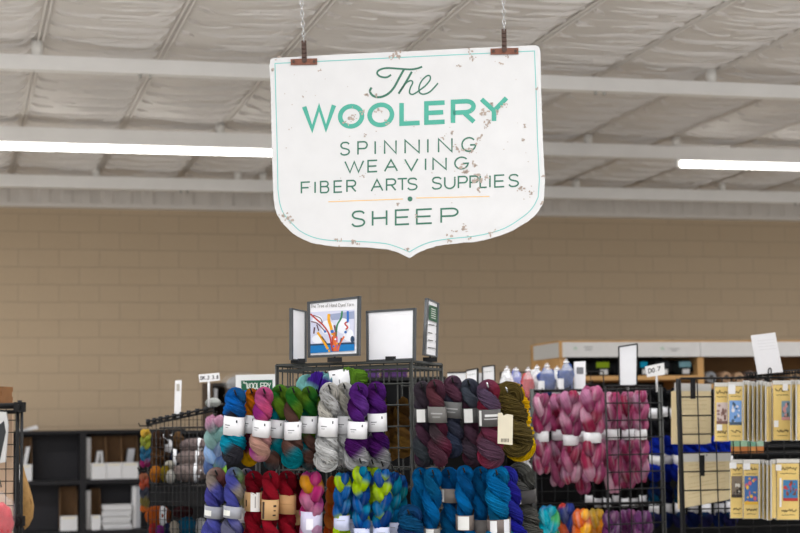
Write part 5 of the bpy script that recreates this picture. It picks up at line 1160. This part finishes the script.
# ------------------------------------------------------------------ right hand wire panel, packets and pattern envelopes
G2 = Plane(681, 8.75, 850, 8.95)
pr = thing('wire_rack', 'black wire grid rack hung with yellow pattern envelopes at the right', 'display rack', ground_z(G2.at(740, 450)))
zg = gp(pr, G2, 681.5, 850, 378.5, .0905, .0955, .0036)
bm = BM(); p = G2.at(678, 400); cyl(bm, ground_z(p), Vector((p.x, p.y, zg)), .009, 8); upto('post', bm, blk, pr)
for x, y0, y1 in ((692.4, 379, 399), (766.6, 377, 420), (714.5, 470, 486) if False else (701.5, 455, 476)):
    bm = BM(); slab(bm, G2, rect(x-2.3, y0, x+2.3, y1), .008, .012); upto('clip_strap', bm, black_plastic, pr)
bm = BM(); a, b = G2.at(744, 375, .02), G2.at(850, 368.5, .02); n = 190
tube(bm, [a+(b-a)*(i/n)+(UP*math.cos(i*1.25)+G2.n*math.sin(i*1.25))*.012 for i in range(n+1)], .004, 5); cyl(bm, G2.at(728, 378.2, .01), b, .004, 6); upto('coiled_wire', bm, blk, pr)
beige = mat('beige_paper', (222, 205, 166), .7, var=.05, scale=40)
def packet(label, pts, hd, d):
    pl = Plane(681, d, 850, d+.2); t = thing('beige_packet', label, 'packet', pl.at(*pts[0]), 'beige paper packets behind the wire')
    for k in range(3):
        bm = BM(); slab(bm, pl, [(x-k*1.4, y+k*.6) for x, y in pts], .006, -.008*k); upto('card', bm, beige, t)
    bm = BM(); slab(bm, pl, hd, .003, .001); upto('clear_header', bm, flat((206, 204, 200), .3), t)
    bm = BM(); [ribbon(bm, [(lerp(pts[0][0], pts[1][0], .12), lerp(pts[0][1], pts[3][1], q)), (lerp(pts[0][0], pts[1][0], .88), lerp(pts[1][1], pts[2][1], q))], .35, lambda x, y: pl.at(x, y, .0006)) for q in (.12, .2, .28, .36, .5, .58, .72, .8)]; upto('printed_lines', bm, flat((190, 168, 124)), t)
    bm = BM(); m_ = ((hd[0][0]+hd[1][0])/2, hd[0][1]+2); tube(bm, [G2.at(*m_, .012), pl.at(*m_, .0045)], .003, 6); upto('hook', bm, blk, pr)
packet('beige paper packet in the upper part of the wire panel', [(675.5, 390), (711, 390), (711, 443), (675.5, 443)], [(674.5, 383), (711.2, 384), (711.2, 391), (674.5, 391)], 8.86)
packet('beige paper packet in the lower part of the wire panel', [(682.5, 460), (731, 457), (731, 499), (682, 508)], [(681, 453), (731, 451.5), (731, 461), (681, 462)], 8.86)
envY = mat('envelope_yellow', (222, 194, 122), .65, var=.05, scale=30); sleeve = mat('clear_sleeve', (236, 234, 230), .2, var=.01, spec=.6, alpha=.30); sleeve2 = mat('cloudy_sleeve', (226, 226, 226), .3, var=.03, spec=.5, alpha=.75)
ink = flat((70, 58, 40)); stk = flat((230, 230, 232))
PICS = {0: [(206, 190, 186), (150, 120, 110), (120, 90, 84)], 1: [(120, 160, 214), (224, 222, 226), (70, 90, 110)], 2: [(120, 150, 170), (90, 100, 90), (206, 150, 150)], 3: [(120, 108, 96), (200, 196, 188), (60, 54, 50)], 4: [(70, 110, 170), (206, 100, 120), (226, 180, 70)], 5: [(60, 120, 170), (110, 70, 60), (176, 60, 56)]}
def envelope(label, x0, x1, y0, y1, d0, d1, pic=None, pk_=0, stick=(), grp='pattern envelopes on the wire rack', edge=False):
    pl = Plane(x0, d0, x1, d1); t = thing('pattern_envelope', label, 'pattern envelope', pl.at((x0+x1)/2, y0), grp); rn = random.Random(int(x0*10+y0)); w_ = x1-x0
    bm = BM(); slab(bm, pl, rect(x0+w_*.02, y0, x1-w_*.02, y1), .004 if edge else .006); upto('cover', bm, envY, t)
    bm = BM(); slab(bm, pl, rect(x0-(.9 if edge else .3), y0-4.5, x1+(.05 if edge else .3), y1+.6), .002 if edge else .008, -.0047 if edge else -.0067); upto('plastic_sleeve', bm, sleeve2 if edge else sleeve, t)
    bm = BM(); slab(bm, pl, rect(x0, y0-4.5, x1, y0-.6), .002, .0005); upto('clear_header', bm, flat((214, 212, 208), .3), t)
    if pic:
        bm = BM(); a, b, c, e = pic; f = lambda pts, o, mi: setattr(bm.faces.new([bm.verts.new(pl.at(x, y, o)) for x, y in pts]), 'material_index', mi)
        f(rect(a, b, c, e), .0012, 0)
        for k in range(14):
            cx_, cy_ = rn.uniform(a+1.5, c-1.5), rn.uniform(b+2.5, e-2); rx, ry = rn.uniform(.6, 1.9), rn.uniform(.7, 2.6); rx = min(rx, cx_-a, c-cx_); ry = min(ry, cy_-b, e-cy_)
            f([(cx_+rx*math.cos(-q), cy_+ry*math.sin(-q)) for q in [i*PI/4 for i in range(8)]], .0014+k*.00012, 1+k % 2)
        f(rect(a, e-3, c, e), .0032, 2)
        upto('cover_picture', bm, [flat(q, .5) for q in PICS[pk_]], t)
        bm = BM(); mpp = lambda x, y: pl.at(x, y, .0013)
        def scr(xa, xb, y, amp, lw):
            n = int((xb-xa)/.8); ribbon(bm, [(xa+(xb-xa)*i/n, y+rn.uniform(-amp, amp)) for i in range(n+1)], lw, mpp)
        scr(x0+w_*.12, x1-w_*.12, y0+5, 1.8, .75); scr(x0+w_*.15, x1-w_*.15, y0+10, .4, .5); scr(x0+w_*.2, x1-w_*.15, y1-9, 1.4, .8); scr(x0+w_*.2, x1-w_*.2, y1-4.5, .3, .45); upto('title_lettering', bm, ink, t)
    for a, b, c, e in stick:
        bm = BM(); slab(bm, pl, rect(a, b, c, e), .001, .0045); upto('price_sticker', bm, stk, t)
    return t
envelope('pattern envelope with a pale picture, leftmost of the upper row', 714.8, 729, 387, 441, 8.56, 8.56, (716.5, 402.5, 727.5, 424), 0, ((716.5, 424.5, 722, 430.5),))
envelope('pattern envelope with a blue tower picture in the upper row', 728.4, 742.8, 386.5, 440.5, 8.52, 8.52, (729.3, 400.5, 741.6, 425), 1, ((728.2, 384.5, 735.2, 394),))
for i, (x, w_) in enumerate(((745, 4.8), (750, 4.4), (754.6, 4.2), (759, 3.8), (763, 3.6), (767.4, 4.0))): envelope('pattern envelope seen almost edge on in the upper row, %s from the left' % ords[i], x, x+w_, 385+(i % 3)*.8, 440+(i*7 % 3)*.6, 8.46, 8.66+.02*(i % 3), edge=True)
envelope('pattern envelope facing out at the right of the upper row', 773.2, 791, 385, 440, 8.54, 8.56, (781.5, 401, 790, 420), 2, ((782.4, 383.6, 787.4, 390.5), (773.6, 420.5, 778, 427)))
for i, (x, w_) in enumerate(((792.8, 4.0), (798, 5.0))): envelope(['pattern envelope seen edge on beside the right facing one', 'pattern envelope cut by the right edge of the picture, upper row'][i], x, x+w_, 384.5, 440, 8.48, 8.68, edge=True)
envelope('pattern envelope with a grey picture, leftmost of the lower row', 730.6, 743, 464, 518, 8.56, 8.56, (731.4, 476, 742, 497.5), 3, ((729.4, 462.6, 736.4, 468.4),))
envelope('pattern envelope with a pink and blue picture in the lower row', 743.6, 759, 464, 518.5, 8.52, 8.52, (744.4, 476, 757.8, 504.5), 4, ((743.2, 463.4, 750, 469.6),))
for i, (x, w_) in enumerate(((761.2, 3.6), (765, 3.8), (769, 3.6), (772.8, 3.4))): envelope('pattern envelope seen almost edge on in the lower row, %s from the left' % ords[i], x, x+w_, 464+(i % 3)*.7, 518+(i*7 % 3)*.8, 8.46, 8.64+.02*(i % 3), edge=True)
envelope('pattern envelope with a blue and red picture at the lower right', 776.8, 799.5, 463.5, 519.5, 8.52, 8.54, (783, 480, 797.8, 501), 5, ((775.4, 464.6, 781, 470.6), (779.2, 478, 781.2, 507)))
envelope('pattern envelope cut by the right edge of the picture, lower row', 803, 820, 463, 519, 8.56, 8.58)
for x, y in ((722, 381.8), (736, 381.2), (757, 379.4), (783, 379.6), (798, 379), (737, 458.6), (751, 458.6), (768, 458.4), (790, 458.2)):
    bm = BM(); a = G2.at(x, y, .0); b = P(x, y, 8.42); tube(bm, [a, b, b-HF*.012+UP*.012], .0034, 6); upto('hook', bm, blk, pr)
# leaning sheet and small signs on the wire racks
pl = Plane(750, 8.66, 784, 8.70); t = thing('paper_sign', 'blank white paper sheet leaning above the pattern envelopes', 'sign', pl.at(770, 373))
bm = BM(); slab(bm, pl, [(750.8, 335.4), (775.2, 332.4), (779, 352), (783.2, 372), (757.6, 374.4), (754, 354)], .002); upto('sheet', bm, flat((232, 232, 236)), t)
bm = BM(); [ribbon(bm, [(757+i*.6, y), (774+i*.6, y-1.6)], .5, lambda x, y: pl.at(x, y, .0006)) for i, y in enumerate((341, 344, 347, 350))]; upto('faint_lines', bm, flat((216, 216, 220)), t)
bm = BM(); tube(bm, [pl.at(x, y, .004) for x, y in ((768.2, 379), (768, 372), (768.4, 369), (769.6, 368), (770.8, 369), (771, 372), (770.8, 379))], .0028, 6); upto('wire_clip', bm, blk, t)
small_sign('blank white sheet in a black frame above the pink braids', [(619, 347), (637, 344.2), (636.6, 384.6), (619.6, 385.6)], 8.95, 628, 390, nm='framed_sign', edge=(0, 1, 3), paper=(226, 227, 232))
small_sign('tilted white size tag on a stem right of the pink braids', [(645, 366.6), (664, 362.6), (665, 374.6), (647.2, 377.2)], 9.0, 656.6, 392, [(ch, x, x+2.6, y, y+4, .9) for ch, x, y in (('D', 648.6, 368.9), ('0', 652, 368.2), ('.', 655, 367.4), ('7', 657.4, 366.8))], ink=(70, 72, 74))
# small cartons on the gondola behind the envelopes
for i, (x, c1, c2) in enumerate(((736, (120, 166, 140), (196, 130, 70)), (744, (140, 176, 150), (180, 110, 60)), (752, (110, 160, 140), (206, 140, 80)), (760, (150, 180, 160), (190, 120, 66)))):
    a = P(x-3.4, 440, 9.4); bz = P(728, 453.6, 9.38).z+.001; w_ = 6.8*9.4/F_PX; t = thing('small_carton', 'small mint and orange carton below the upper envelopes, %s from the left' % ords[i], 'carton', Vector((a.x, a.y, bz)), 'small cartons behind the envelopes')
    bm = BM(); obox(bm, Vector((a.x, a.y, bz)), HR*w_, HF*.06, UP*(a.z-bz)*.5); upto('box', bm, flat(c2), t); bm = BM(); obox(bm, Vector((a.x, a.y, bz+(a.z-bz)*.5+.0005)), HR*w_, HF*.06, UP*(a.z-bz)*.5); upto('lid', bm, flat(c1), t)
bm = BM(); a = P(728, 453.6, 9.38); b = P(812, 453.6, 9.38); obox(bm, Vector((a.x, a.y, a.z-.012)), Vector((b.x-a.x, b.y-a.y, 0)), HF*.35, UP*.012); upto('wire_shelf', bm, black_plastic, pr)
